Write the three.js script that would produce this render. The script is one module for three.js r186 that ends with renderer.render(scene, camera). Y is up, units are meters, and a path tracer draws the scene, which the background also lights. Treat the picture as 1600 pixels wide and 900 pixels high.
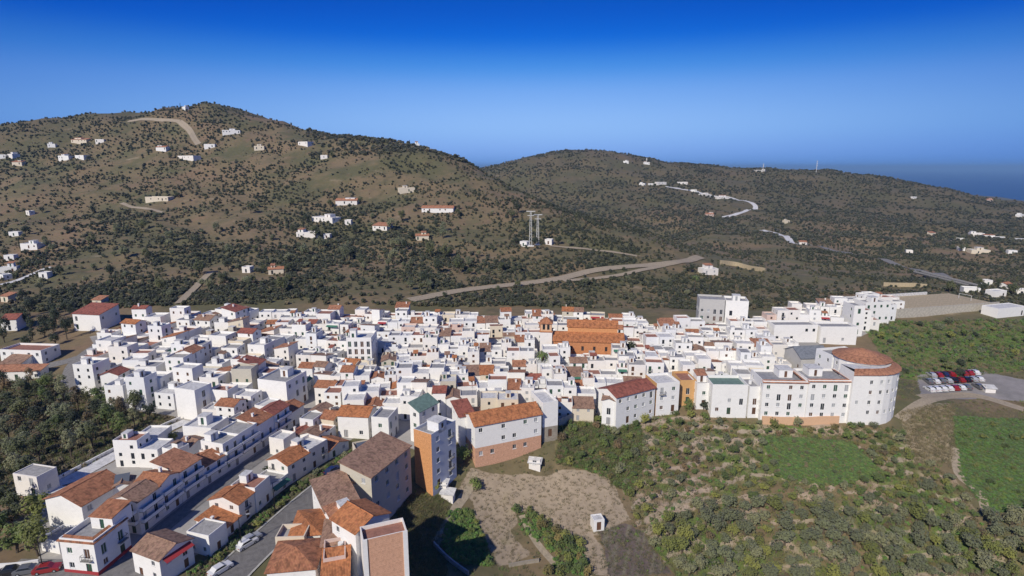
import * as THREE from 'three';
import { mergeGeometries } from 'three/addons/utils/BufferGeometryUtils.js';
import { ImprovedNoise } from 'three/addons/math/ImprovedNoise.js';

// ------------------------------------------------------------------ camera, sky, sun, exposure
const CAM_Y = 72, PITCH = 12 * Math.PI / 180, FPX = 888;
const scene = new THREE.Scene();
const camera = new THREE.PerspectiveCamera(2 * Math.atan(450 / FPX) * 180 / Math.PI, 16 / 9, 0.5, 120000);
camera.position.set(0, CAM_Y, 0);
camera.rotation.x = -PITCH;
scene.add(camera);

const SUN = new THREE.Vector3(-0.40, 0.60, 0.69).normalize();
const sun = new THREE.DirectionalLight(new THREE.Color().setRGB(1, 0.93, 0.82), 3.5);
sun.target.position.set(0, 0, -220);
sun.position.copy(SUN).multiplyScalar(900).add(sun.target.position);
sun.castShadow = true;
sun.shadow.mapSize.set(4096, 4096);
Object.assign(sun.shadow.camera, { left: -500, right: 500, top: 400, bottom: -400, near: 10, far: 2500 });
scene.add(sun, sun.target);

function sst(a, b, x) { const t = Math.min(1, Math.max(0, (x - a) / (b - a))); return t * t * (3 - 2 * t); }
function lerp(a, b, t) { return a + (b - a) * t; }
{ // clear polarised sky: pale at the horizon, deep blue overhead, darker a quarter turn from the sun
  const W = 1024, Hh = 512, data = new Float32Array(W * Hh * 4);
  const stops = [[-90, .08, .18, .36], [-2, .13, .30, .66], [0, .14, .31, .70], [1.5, .195, .365, .76], [3.7, .235, .43, .80], [6.7, .165, .355, .76], [9.5, .05, .225, .66], [12.2, .004, .112, .56], [15, .002, .078, .46], [30, .008, .07, .32], [90, .018, .07, .25]];
  for (let j = 0; j < Hh; j++) {
    const el = ((j + .5) / Hh - .5) * 180;
    let k = 0; while (k < stops.length - 2 && el > stops[k + 1][0]) k++;
    const q = [stops[Math.max(0, k - 1)], stops[k], stops[k + 1], stops[Math.min(stops.length - 1, k + 2)]], u = (el - q[1][0]) / (q[2][0] - q[1][0]), hh = q[2][0] - q[1][0];
    const col = [1, 2, 3].map((n) => { const d = (q[2][n] - q[1][n]) / hh, m = (i) => { const A = q[i], B = q[i + 1], Z = q[i - 1]; if (!Z || !B || A === Z || A === B) return d; const l = (A[n] - Z[n]) / (A[0] - Z[0]), r = (B[n] - A[n]) / (B[0] - A[0]); return l * r <= 0 ? 0 : 2 * l * r / (l + r); }, m0 = m(1) * hh, m1 = m(2) * hh; return Math.max(0, (2 * u ** 3 - 3 * u * u + 1) * q[1][n] + (u ** 3 - 2 * u * u + u) * m0 + (-2 * u ** 3 + 3 * u * u) * q[2][n] + (u ** 3 - u * u) * m1); });
    for (let i = 0; i < W; i++) {
      const az = ((i + .5) / W - .5) * 2 * Math.PI;            // the texture's middle looks along +x
      const dx = Math.cos(az), dz = Math.sin(az);
      const c = dx * .05 - dz * .9987;                            // towards and away from the sun's side
      const f = lerp(.45, 1.0, Math.pow(c * c, 1.3));
      const o = (j * W + i) * 4;
      data[o] = col[0] * f * f; data[o + 1] = col[1] * Math.pow(f, 1.3); data[o + 2] = col[2] * Math.pow(f, .7); data[o + 3] = 1;
    }
  }
  const tex = new THREE.DataTexture(data, W, Hh, THREE.RGBAFormat, THREE.FloatType);
  tex.mapping = THREE.EquirectangularReflectionMapping; tex.magFilter = THREE.LinearFilter; tex.minFilter = THREE.LinearFilter; tex.wrapS = THREE.RepeatWrapping; tex.needsUpdate = true;
  scene.background = tex; scene.environment = tex;
}
const renderer = new THREE.WebGLRenderer({ antialias: true });
renderer.setSize(1024, 576);
renderer.toneMapping = THREE.LinearToneMapping;
renderer.toneMappingExposure = 1.2;
renderer.shadowMap.enabled = true;

// ------------------------------------------------------------------ helpers
let seed = 20231;
function rnd() { seed = (seed + 0x6D2B79F5) | 0; let t = Math.imul(seed ^ (seed >>> 15), 1 | seed); t = (t + Math.imul(t ^ (t >>> 7), 61 | t)) ^ t; return ((t ^ (t >>> 14)) >>> 0) / 4294967296; }
const R = (a, b) => a + (b - a) * rnd();
const pick = (l) => l[Math.floor(rnd() * l.length)];
const N = new ImprovedNoise();
const nz = (x, y, z = 0) => N.noise(x + 71.3, y + 13.7, z + 5.1);
function fbm(x, y, o = 4) { let s = 0, a = .5, f = 1; for (let i = 0; i < o; i++) { s += a * nz(x * f, y * f, i * 9.7); a *= .5; f *= 2.03; } return s; }
const used = {};
function numbered(name) { const n = used[name] = (used[name] ?? -1) + 1; return n ? `${name}_${String(n).padStart(3, '0')}` : name; }
function put(o) { scene.add(o); return o; }
function mesh(name, geo, mat, parent) { const m = new THREE.Mesh(geo, mat); m.name = name; m.castShadow = m.receiveShadow = true; if (parent) parent.add(m); return m; }
function thing(name, label, category, p, turn = 0, group) {
  const g = new THREE.Group(); g.name = numbered(name); g.position.set(...p); g.rotation.y = turn; g.userData = { label, category };
  if (group) g.userData.group = group;
  return put(g);
}
function structure(name, geo, mat) { const m = mesh(numbered(name), geo, mat); m.userData.kind = 'structure'; return put(m); }

// flat-shaded triangle collector, uv in metres
class Geo {
  constructor() { this.p = []; this.n = []; this.t = []; this.uo = rnd() * 7; }
  tri(a, b, c, ua, ub, uc) {
    const ux = b[0] - a[0], uy = b[1] - a[1], uz = b[2] - a[2], vx = c[0] - a[0], vy = c[1] - a[1], vz = c[2] - a[2];
    let x = uy * vz - uz * vy, y = uz * vx - ux * vz, z = ux * vy - uy * vx; const l = Math.hypot(x, y, z) || 1; x /= l; y /= l; z /= l;
    this.p.push(...a, ...b, ...c); this.n.push(x, y, z, x, y, z, x, y, z);
    const L = Math.hypot(ux, uy, uz), o = this.uo;
    if (!ua) { const ex = ux / (L || 1), ey = uy / (L || 1), ez = uz / (L || 1), k = vx * ex + vy * ey + vz * ez, m = Math.sqrt(Math.max(0, vx * vx + vy * vy + vz * vz - k * k)); ua = [0, 0]; ub = [L, 0]; uc = [k, m]; }
    this.t.push(ua[0] + o, ua[1] + o, ub[0] + o, ub[1] + o, uc[0] + o, uc[1] + o);
    return this;
  }
  quad(a, b, c, d, u0 = 0, v0 = 0) { // counter-clockwise
    const L = Math.hypot(b[0] - a[0], b[1] - a[1], b[2] - a[2]), M = Math.hypot(d[0] - a[0], d[1] - a[1], d[2] - a[2]);
    this.tri(a, b, c, [u0, v0], [u0 + L, v0], [u0 + L, v0 + M]); return this.tri(a, c, d, [u0, v0], [u0 + L, v0 + M], [u0, v0 + M]);
  }
  box(x0, x1, y0, y1, z0, z1, noBottom) {
    this.quad([x0, y0, z1], [x1, y0, z1], [x1, y1, z1], [x0, y1, z1]); this.quad([x1, y0, z0], [x0, y0, z0], [x0, y1, z0], [x1, y1, z0]);
    this.quad([x1, y0, z1], [x1, y0, z0], [x1, y1, z0], [x1, y1, z1]); this.quad([x0, y0, z0], [x0, y0, z1], [x0, y1, z1], [x0, y1, z0]);
    this.quad([x0, y1, z1], [x1, y1, z1], [x1, y1, z0], [x0, y1, z0]); if (!noBottom) this.quad([x0, y0, z0], [x1, y0, z0], [x1, y0, z1], [x0, y0, z1]);
    return this;
  }
  slab(pts, t) { // a thick sheet under a planar polygon given counter-clockwise from above
    const q = pts.map((p) => [p[0], p[1] - t, p[2]]), n = pts.length;
    if (n === 4) { this.quad(...pts); this.quad(q[3], q[2], q[1], q[0]); } else { this.tri(...pts); this.tri(q[2], q[1], q[0]); }
    for (let i = 0; i < n; i++) { const j = (i + 1) % n; this.quad(q[i], q[j], pts[j], pts[i]); }
    return this;
  }
  cyl(a, b, ra, rb, n = 8, cap = true) {
    const A = new THREE.Vector3(...a), B = new THREE.Vector3(...b), d = B.clone().sub(A).normalize(), s = new THREE.Vector3(Math.abs(d.y) > .9 ? 1 : 0, Math.abs(d.y) > .9 ? 0 : 1, 0).cross(d).normalize(), u = d.clone().cross(s);
    const ring = (C, r) => Array.from({ length: n }, (_, i) => { const f = i / n * 2 * Math.PI; return C.clone().addScaledVector(s, Math.cos(f) * r).addScaledVector(u, Math.sin(f) * r).toArray(); });
    const p = ring(A, ra), q = ring(B, rb);
    for (let i = 0; i < n; i++) { const j = (i + 1) % n; this.quad(p[i], p[j], q[j], q[i]); if (cap && rb > .001) this.tri(q[i], q[j], B.toArray()); }
    return this;
  }
  get empty() { return !this.p.length; }
  build() {
    const g = new THREE.BufferGeometry();
    g.setAttribute('position', new THREE.Float32BufferAttribute(this.p, 3)); g.setAttribute('normal', new THREE.Float32BufferAttribute(this.n, 3)); g.setAttribute('uv', new THREE.Float32BufferAttribute(this.t, 2));
    return g;
  }
}

// ------------------------------------------------------------------ the lie of the land: surveyed heights (metres) joined by a thin plate
function sight(px, py) { const X = (px - 800) / FPX, Y = (450 - py) / FPX, c = Math.cos(PITCH), s = Math.sin(PITCH); const y = Y * c - s, z = -(c + Y * s); return [X / -z, y / -z]; } // sideways and upwards per metre forwards
const survey = [];
const S = (px, py, d) => { const [a, b] = sight(px, py); survey.push([a * d, -d, CAM_Y + b * d]); };      // known distance
const L_ = (px, py, y) => { const [, b] = sight(px, py); S(px, py, (y - CAM_Y) / b); };                   // known level
const P_ = (x, z, y) => survey.push([x, z, y]);
for (const x of [-130, -70, 0, 70, 130]) { P_(x, -172, .5); P_(x * 1.1, -215, 4); P_(x * 1.2, -255, 7.5); }
[[740, 723, -3], [845, 700, -2], [975, 656, -1], [1085, 632, 0], [1172, 645, -1], [1330, 662, -2], [1395, 660, -2], [750, 790, -9], [850, 760, -8], [900, 850, -12], [800, 900, -13], [950, 740, -6], [690, 830, -9], [650, 880, -9], [960, 880, -13], [1050, 750, -8], [1200, 700, -6], [1300, 760, -9], [1450, 700, -5], [1560, 700, -5], [1100, 850, -14], [1300, 850, -14], [1500, 850, -13], [1600, 800, -10],
  [672, 775, -5], [0, 700, -3], [150, 680, 0], [60, 770, 0], [155, 889, 0], [300, 900, -1], [400, 850, -1.5], [520, 760, -1.5], [600, 695, -1], [420, 900, -2], [560, 900, -3.5], [250, 830, 0], [400, 720, 0], [0, 600, -2], [100, 560, 2], [160, 530, 4], [0, 540, 2], [0, 850, 0], [1450, 600, -2], [1550, 600, -2], [1600, 560, 0], [1450, 520, 3], [1550, 500, 5], [1700, 650, -4], [-150, 700, -3], [-150, 560, 2], [-120, 850, 0], [1750, 850, -12]].forEach((a) => L_(...a));
P_(-60, -50, 0); P_(-20, -55, -8); P_(30, -55, -17); P_(110, -55, -18); P_(-140, -50, 0); P_(-60, 40, 0); P_(40, 40, -16); P_(200, 0, -16); P_(-200, 0, 2); P_(0, 300, -10); P_(500, 300, -10); P_(-500, 300, 0); P_(500, -100, -10); P_(-450, -100, 10);
[[0, 480, 275], [160, 480, 268], [300, 474, 266], [560, 469, 268], [720, 475, 268], [870, 476, 268], [1000, 480, 266], [1090, 486, 262], [1180, 476, 278], [1290, 463, 300], [1420, 458, 320], [1500, 470, 285], [1600, 475, 285], [1500, 448, 345], [1600, 452, 350], [-150, 480, 290], [1800, 470, 320],
  [0, 400, 400], [200, 400, 385], [400, 400, 375], [600, 400, 375], [800, 400, 370], [1000, 420, 345], [0, 300, 590], [200, 300, 575], [400, 300, 560], [600, 300, 545], [740, 320, 500], [850, 355, 440], [1000, 392, 395], [100, 240, 720], [300, 230, 700], [500, 250, 640], [-300, 300, 640], [-300, 400, 420],
  [0, 201, 800], [100, 189, 810], [200, 183, 820], [290, 169, 830], [330, 167, 830], [400, 187, 800], [500, 213, 760], [560, 219, 740], [640, 226, 720], [680, 238, 700], [740, 263, 660], [790, 292, 600], [840, 314, 550], [900, 337, 505], [1000, 364, 450], [1090, 400, 415], [-200, 215, 800], [-400, 235, 800],
  [765, 268, 1350], [840, 244, 1400], [880, 238, 1410], [940, 237, 1400], [1000, 250, 1360], [1100, 265, 1320], [1190, 268, 1300], [1300, 270, 1280], [1380, 278, 1260], [1450, 292, 1230], [1500, 302, 1220], [1560, 313, 1200], [1620, 318, 1200], [1760, 325, 1200],
  [840, 285, 1200], [950, 280, 1180], [1000, 340, 900], [1100, 330, 950], [1200, 340, 900], [1350, 355, 800], [1500, 368, 760], [1640, 375, 720], [1300, 300, 1130], [1500, 330, 1000], [1140, 405, 470], [1200, 400, 520], [1300, 420, 450], [1400, 435, 400], [1500, 430, 430], [1620, 430, 440], [1450, 400, 560], [1250, 380, 640], [1100, 372, 640], [1620, 400, 560], [1800, 420, 500]].forEach((a) => S(...a));
for (const [x, z, y] of [[-800, -1100, 40], [-500, -1150, 60], [-250, -1100, 20], [-80, -950, -10], [60, -800, -28], [100, -640, -28], [-1500, -900, 30], [-1500, -1500, -20], [-600, -1700, -20], [-100, -1800, 0], [400, -1800, 10], [900, -1700, -20], [1400, -1600, -60], [1700, -1200, -20], [1900, -600, -20], [1500, -300, 0], [2500, -2000, -120], [0, -2600, -90], [-1500, -2600, -80], [1200, -2600, -120], [0, -3400, -140], [2600, -3200, -160], [-2600, -3200, -140], [-2600, -600, 40], [2800, -600, -40], [-2800, 400, 0], [2800, 400, -40]]) P_(x, z, y);
const plate = (() => { // solve the thin plate
  const n = survey.length, M = n + 3, A = Array.from({ length: M }, () => new Float64Array(M + 1)), K = 1 / 400;
  const U = (r2) => r2 < 1e-12 ? 0 : r2 * Math.log(r2);
  for (let i = 0; i < n; i++) {
    const [x, z, y] = survey[i];
    for (let j = 0; j < n; j++) { const dx = (x - survey[j][0]) * K, dz = (z - survey[j][1]) * K; A[i][j] = U(dx * dx + dz * dz); }
    A[i][i] += 2e-5; A[i][n] = A[n][i] = 1; A[i][n + 1] = A[n + 1][i] = x * K; A[i][n + 2] = A[n + 2][i] = z * K; A[i][M] = y;
  }
  for (let c = 0; c < M; c++) {
    let p = c; for (let r = c + 1; r < M; r++) if (Math.abs(A[r][c]) > Math.abs(A[p][c])) p = r;
    [A[c], A[p]] = [A[p], A[c]];
    for (let r = 0; r < M; r++) if (r !== c) { const f = A[r][c] / A[c][c]; if (f) for (let k = c; k <= M; k++) A[r][k] -= f * A[c][k]; }
  }
  const w = A.map((r, i) => r[M] / r[i]);
  return (X, Z) => { let s = w[n] + w[n + 1] * X * K + w[n + 2] * Z * K; for (let i = 0; i < n; i++) { const dx = (X - survey[i][0]) * K, dz = (Z - survey[i][1]) * K, r2 = dx * dx + dz * dz; if (r2 > 1e-12) s += w[i] * r2 * Math.log(r2); } return s; };
})();
function lines(a, b, step, grow, to) { const l = []; for (let v = a; v <= b + 1e-6; v += step) l.push(v); let s = step, v = b; while (v < to) { s *= grow; v += s; l.push(v); } return l; }
const XR = lines(0, 270, 1.5, 1.042, 3200), XS = [...XR.slice(1).map((v) => -v).reverse(), ...XR];
const ZF = lines(50, 350, 1.5, 1.024, 4600).map((v) => -v).reverse(), ZS = [...ZF, ...lines(-50, -50, 2, 1.3, 500).slice(1)];
const NX = XS.length, NZ = ZS.length, HT = new Float32Array(NX * NZ);
function rawHeight(x, z) {
  let y = plate(x, z);
  const d = Math.hypot(x, z);
  if (d > 1500) y = lerp(y, -130 + 40 * fbm(x / 500, z / 500), sst(1500, 2600, d));
  const hill = sst(280, 420, d) * (z < -150 ? 1 : .3);
  if (hill > 0) { const g = 1 - Math.abs(fbm(x / 150 + 3, z / 150, 3)) * 2.2; y += hill * ((g - .55) * Math.min(11, d * .011) + fbm(x / 34, z / 34, 3) * Math.min(5, d * .0065)); }
  else y += fbm(x / 16, z / 16, 2) * .35;
  if (y < -135 && d > 2000) y = Math.max(y, -175);
  return y;
}
function cell(l, v) { let a = 0, b = l.length - 2; while (a < b) { const m = (a + b + 1) >> 1; if (l[m] <= v) a = m; else b = m - 1; } return a; }
function H(x, z) { // height of the sheet itself
  const i = cell(XS, x), j = cell(ZS, z), fx = Math.min(1, Math.max(0, (x - XS[i]) / (XS[i + 1] - XS[i]))), fz = Math.min(1, Math.max(0, (z - ZS[j]) / (ZS[j + 1] - ZS[j])));
  const a = HT[j * NX + i], b = HT[j * NX + i + 1], c = HT[(j + 1) * NX + i], d = HT[(j + 1) * NX + i + 1];
  return fx + fz < 1 ? a + (b - a) * fx + (c - a) * fz : d + (c - d) * (1 - fx) + (b - d) * (1 - fz);
}
for (let j = 0; j < NZ; j++) for (let i = 0; i < NX; i++) HT[j * NX + i] = rawHeight(XS[i], ZS[j]);
function at(px, py, h = 0) { // where the line of sight through a survey mark meets the ground (or a level h above it)
  const [a, b] = sight(px, py); let d = 60, prev = 60;
  while (d < 4000) { if (CAM_Y + b * d < H(a * d, -d) + h) break; prev = d; d += Math.max(.8, d * .006); }
  let lo = prev, hi = d; for (let k = 0; k < 18; k++) { const m = (lo + hi) / 2; if (CAM_Y + b * m < H(a * m, -m) + h) hi = m; else lo = m; }
  return [a * hi, -hi];
}
function inPoly(p, x, z) { let c = false; for (let i = 0, j = p.length - 1; i < p.length; j = i++) { const [a, b] = p[i], [e, f] = p[j]; if ((b > z) !== (f > z) && x < (e - a) * (z - b) / (f - b) + a) c = !c; } return c; }
function poly(marks) { const p = marks.map(([a, b]) => at(a, b)); let x0 = 1e9, x1 = -1e9, z0 = 1e9, z1 = -1e9; for (const [x, z] of p) { x0 = Math.min(x0, x); x1 = Math.max(x1, x); z0 = Math.min(z0, z); z1 = Math.max(z1, z); } p.box = [x0, x1, z0, z1]; return p; }
const inside = (p, x, z) => x > p.box[0] && x < p.box[1] && z > p.box[2] && z < p.box[3] && inPoly(p, x, z);

const AREA = {
  town: poly([[140, 526], [230, 511], [300, 506], [560, 503], [700, 508], [870, 509], [1090, 521], [1180, 511], [1290, 492], [1395, 483], [1398, 500], [1345, 526], [1250, 545], [1250, 592], [1345, 605], [1345, 640], [1190, 640], [1100, 628], [1060, 622], [1030, 632], [940, 645], [870, 662], [845, 690], [742, 712], [715, 690], [690, 720], [640, 700], [600, 690], [560, 680], [500, 715], [420, 775], [330, 850], [270, 895], [60, 895], [60, 780], [290, 665], [270, 650], [190, 640], [140, 610], [135, 570], [150, 545]]),
  dirt: poly([[735, 728], [800, 745], [870, 738], [945, 735], [975, 790], [985, 812], [925, 838], [955, 900], [895, 900], [868, 860], [815, 800], [800, 830], [822, 872], [780, 885], [750, 830], [732, 780], [712, 762]]),
  plot: poly([[930, 828], [975, 820], [1005, 832], [1055, 899], [950, 899]]),
  lawn: poly([[615, 775], [705, 778], [690, 830], [700, 899], [640, 899]]),
  meadow: poly([[872, 668], [940, 652], [1000, 662], [1010, 720], [985, 775], [935, 738], [870, 725]]),
  bright: poly([[1188, 678], [1330, 690], [1385, 742], [1300, 758], [1220, 745]]),
  right: poly([[1488, 650], [1600, 655], [1640, 700], [1640, 800], [1540, 800], [1500, 745]]),
  tan: poly([[1402, 645], [1490, 632], [1490, 725], [1430, 722]]),
  yard: poly([[1432, 585], [1535, 580], [1640, 600], [1640, 632], [1540, 622], [1440, 618]]),
  thicket: poly([[806, 802], [830, 798], [905, 850], [925, 899], [850, 899], [868, 868], [815, 830]]),
  herbs: poly([[700, 800], [735, 795], [760, 850], [770, 885], [710, 880], [690, 850]]),
  terraces: poly([[870, 700], [1040, 645], [1170, 662], [1400, 672], [1500, 760], [1540, 830], [1640, 860], [1640, 899], [1060, 899], [990, 815], [985, 775]]),
  grove: poly([[1010, 800], [1150, 790], [1300, 800], [1420, 810], [1530, 825], [1640, 800], [1660, 899], [1060, 899], [1015, 850]]),
  wood: poly([[0, 590], [80, 590], [130, 625], [180, 640], [260, 652], [280, 658], [60, 765], [0, 790], [-120, 800], [-120, 590]]),
  slopeRight: poly([[1350, 515], [1400, 500], [1600, 500], [1660, 560], [1600, 580], [1400, 590]]),
};
// the garden slope is cut into terraces
for (let j = 0; j < NZ; j++) for (let i = 0; i < NX; i++) {
  const x = XS[i], z = ZS[j];
  if (!inside(AREA.terraces, x, z) || inside(AREA.bright, x, z)) continue;
  const k = j * NX + i, st = 1.5, v = HT[k] / st + nz(x / 19, z / 19) * .8, f = v - Math.floor(v);
  HT[k] += (Math.floor(v) + sst(.68, 1, f) * 1 + f * .12 - v) * st * .85;
}

// ------------------------------------------------------------------ ground colours (what it is made of) and the sheets themselves
const near = [-270, 270, -350, -50];
const mix = (a, b, t) => [lerp(a[0], b[0], t), lerp(a[1], b[1], t), lerp(a[2], b[2], t)];
const C = { dry: [.19, .14, .076], olive: [.108, .102, .046], red: [.215, .138, .084], pale: [.36, .29, .20], dark: [.075, .07, .035], grass: [.115, .165, .035], lush: [.085, .175, .028], soil: [.33, .262, .185], street: [.38, .36, .33], plum: [.13, .098, .086] };
function groundColour(x, z) {
  const d = Math.hypot(x, z);
  const a = fbm(x / 60, z / 60, 4), b = fbm(x / 14 + 40, z / 14, 3), e = nz(x / 2.3, z / 2.3), g = fbm(x / 210 - 9, z / 210, 3);
  let c = mix(C.dry, C.olive, sst(-.28, .26, a + b * .55));
  c = mix(c, C.red, sst(.10, .42, b - a * .4 + g * .6) * .65);
  c = mix(c, C.pale, sst(.33, .5, fbm(x / 33 + 7, z / 19, 3) + e * .08) * .55);
  c = mix(c, C.dark, sst(.16, .34, fbm(x / 9 + 70, z / 9, 3) - g * .3) * .5);
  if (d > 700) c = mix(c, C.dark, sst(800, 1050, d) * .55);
  if (x > near[0] && x < near[1] && z > near[2] && z < near[3]) {
    const jx = x + b * 3 + e * .5, jz = z + fbm(x / 11, z / 11 + 31, 2) * 3;
    if (inside(AREA.terraces, jx, jz)) { c = mix(mix(C.dry, C.grass, sst(-.2, .2, b + a * .4)), [.38, .29, .215], sst(.0, .26, fbm(x / 7, z / 7 + 5, 3)) * .85); const i = H(x + .6, z) - H(x - .6, z), k = H(x, z + .6) - H(x, z - .6); if (Math.hypot(i, k) > .75) c = mix(c, [.40, .315, .25], .75); }
    if (inside(AREA.wood, jx, jz)) c = mix([.17, .13, .07], [.095, .085, .04], sst(-.1, .3, b));
    if (inside(AREA.slopeRight, jx, jz)) c = mix(mix(C.grass, C.dry, sst(-.15, .2, b)), C.soil, sst(.15, .4, a + e * .15));
    if (inside(AREA.meadow, jx, jz)) c = mix([.14, .175, .04], [.2, .155, .08], sst(-.05, .3, b + e * .15));
    if (inside(AREA.lawn, jx, jz)) c = mix([.105, .115, .035], [.19, .155, .075], sst(-.2, .25, b + e * .2));
    if (inside(AREA.herbs, jx, jz)) c = mix(C.grass, C.soil, sst(0, .4, b + e * .2));
    if (inside(AREA.dirt, jx, jz)) c = mix(C.soil, mix(C.dry, C.grass, .3), sst(.02, .36, b + e * .22 + a * .4) * .75);
    if (inside(AREA.thicket, jx, jz)) c = C.olive;
    if (inside(AREA.bright, jx, jz)) c = mix(C.lush, C.grass, sst(-.25, .25, b + e * .2));
    if (inside(AREA.right, jx, jz)) c = mix(C.lush, C.grass, sst(-.3, .2, b + e * .3));
    if (inside(AREA.tan, jx, jz)) c = mix([.25, .205, .12], C.soil, sst(-.1, .3, b + e * .2));
    if (inside(AREA.plot, jx, jz)) { c = mix(C.plum, [.19, .17, .12], sst(-.1, .3, fbm((x + z * .4) / 1.1, z / 9, 2))); }
    if (inside(AREA.yard, x + e * .6, z)) c = mix([.27, .25, .24], [.2, .19, .18], sst(-.2, .3, b));
    if (inside(AREA.town, x, z)) c = mix(C.street, [.26, .25, .235], sst(-.2, .3, b + e * .2));
  }
  const f = 1 + e * .16 + nz(x * 1.7, z * 1.7) * .12;
  return [c[0] * f, c[1] * f, c[2] * f];
}
const enc = (v) => Math.max(0, Math.min(255, Math.round((v <= .0031308 ? v * 12.92 : 1.055 * Math.pow(v, 1 / 2.4) - .055) * 255)));
function groundMap(x0, x1, z0, z1, w, h) {
  const data = new Uint8Array(w * h * 4);
  for (let j = 0; j < h; j++) for (let i = 0; i < w; i++) { const c = groundColour(lerp(x0, x1, (i + .5) / w), lerp(z0, z1, (j + .5) / h)), o = (j * w + i) * 4; data[o] = enc(c[0]); data[o + 1] = enc(c[1]); data[o + 2] = enc(c[2]); data[o + 3] = 255; }
  const t = new THREE.DataTexture(data, w, h); t.colorSpace = THREE.SRGBColorSpace; t.magFilter = t.minFilter = THREE.LinearFilter; t.needsUpdate = true; return t;
}
function sheet(x0, x1, z0, z1, hole) { // a part of the height field, uv 0..1 over its rectangle
  const i0 = XS.findIndex((v) => v >= x0 - .01), i1 = XS.findLastIndex((v) => v <= x1 + .01), j0 = ZS.findIndex((v) => v >= z0 - .01), j1 = ZS.findLastIndex((v) => v <= z1 + .01);
  const w = i1 - i0 + 1, h = j1 - j0 + 1, p = new Float32Array(w * h * 3), n = new Float32Array(w * h * 3), t = new Float32Array(w * h * 2), id = [];
  for (let j = 0; j < h; j++) for (let i = 0; i < w; i++) {
    const I = i + i0, J = j + j0, k = j * w + i, x = XS[I], z = ZS[J];
    p.set([x, HT[J * NX + I], z], k * 3); t.set([(x - XS[i0]) / (XS[i1] - XS[i0]), (z - ZS[j0]) / (ZS[j1] - ZS[j0])], k * 2);
    const a = Math.max(0, I - 1), b = Math.min(NX - 1, I + 1), e = Math.max(0, J - 1), f = Math.min(NZ - 1, J + 1);
    const gx = (HT[J * NX + b] - HT[J * NX + a]) / (XS[b] - XS[a]), gz = (HT[f * NX + I] - HT[e * NX + I]) / (ZS[f] - ZS[e]), l = Math.hypot(gx, 1, gz);
    n.set([-gx / l, 1 / l, -gz / l], k * 3);
    if (i < w - 1 && j < h - 1) { const cx = (x + XS[I + 1]) / 2, cz = (z + ZS[J + 1]) / 2; if (hole && hole.some((o) => cx > o[0] && cx < o[1] && cz > o[2] && cz < o[3])) continue; id.push(k, k + w, k + 1, k + 1, k + w, k + w + 1); }
  }
  const g = new THREE.BufferGeometry(); g.setAttribute('position', new THREE.BufferAttribute(p, 3)); g.setAttribute('normal', new THREE.BufferAttribute(n, 3)); g.setAttribute('uv', new THREE.BufferAttribute(t, 2)); g.setIndex(id); g.rect = [XS[i0], XS[i1], ZS[j0], ZS[j1]]; return g;
}
const rough = (o) => new THREE.MeshStandardMaterial({ roughness: .95, ...o });
{
  const a = sheet(...near), mid = [-1150, 1150, -1560, -350], b = sheet(mid[0], mid[1], mid[2], mid[3]), c = sheet(XS[0], XS[NX - 1], ZS[0], ZS[NZ - 1], [[a.rect[0], a.rect[1], a.rect[2], a.rect[3]], [b.rect[0], b.rect[1], b.rect[2], b.rect[3]]]);
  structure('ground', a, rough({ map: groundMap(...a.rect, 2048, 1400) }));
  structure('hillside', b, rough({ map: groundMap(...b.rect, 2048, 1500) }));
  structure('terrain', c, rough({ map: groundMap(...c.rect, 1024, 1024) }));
  const s = new THREE.PlaneGeometry(160000, 90000); s.rotateX(-Math.PI / 2); s.translate(0, -148, -47000);
  structure('sea', s, new THREE.MeshStandardMaterial({ color: new THREE.Color().setRGB(.012, .055, .16), roughness: .42 }));
}
console.log('ground done', survey.length, NX, NZ);

// ------------------------------------------------------------------ building materials
function noiseTex(n, fn, srgb = true) {
  const data = new Uint8Array(n * n * 4);
  for (let j = 0; j < n; j++) for (let i = 0; i < n; i++) { const c = fn(i / n, j / n, i, j), o = (j * n + i) * 4; data[o] = enc(c[0]); data[o + 1] = enc(c[1]); data[o + 2] = enc(c[2]); data[o + 3] = 255; if (!srgb) for (let k = 0; k < 3; k++) data[o + k] = Math.round(Math.max(0, Math.min(1, c[k])) * 255); }
  const t = new THREE.DataTexture(data, n, n); t.wrapS = t.wrapT = THREE.RepeatWrapping; t.magFilter = t.minFilter = THREE.LinearFilter; if (srgb) t.colorSpace = THREE.SRGBColorSpace; t.needsUpdate = true; return t;
}
const tileable = (u, v, f, o = 0) => { const a = u * 2 * Math.PI, b = v * 2 * Math.PI, r = f / (2 * Math.PI); return N.noise(Math.cos(a) * r + o, Math.sin(a) * r + Math.cos(b) * r * 1.3, Math.sin(b) * r - o); };
const size = (t, m) => { t.repeat.set(1 / m, 1 / m); return t; };
const plasterMap = size(noiseTex(256, (u, v) => { const s = .95 + tileable(u, v, 14) * .035 + tileable(u, v, 40, 3) * .05 + Math.min(0, tileable(u, v, 6, 9)) * .08; return [s, s * .995, s * .98]; }), 9);
const tileHash = (i, j) => { const s = Math.sin(i * 127.1 + j * 311.7) * 43758.5453; return s - Math.floor(s); };
const tileMap = size(noiseTex(512, (u, v) => { const i = Math.floor(u * 24), j = Math.floor(v * 14), w = Math.abs(Math.sin(u * 24 * Math.PI)), h = tileHash(i, j); let s = .70 + h * .34 + tileable(u, v, 9) * .3 + tileable(u, v, 4, 7) * .3; if (h > .93) s *= .62; const g = .86 + .14 * w; return [s * g, s * g * (.98 + tileable(u, v, 18, 4) * .1), s * g * .97]; }), 6);
const tileBump = size(noiseTex(512, (u, v) => { const w = Math.abs(Math.sin(u * 24 * Math.PI)), f = (v * 14) % 1; const s = w * .8 + f * .2; return [s, s, s]; }, false), 6);
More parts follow.
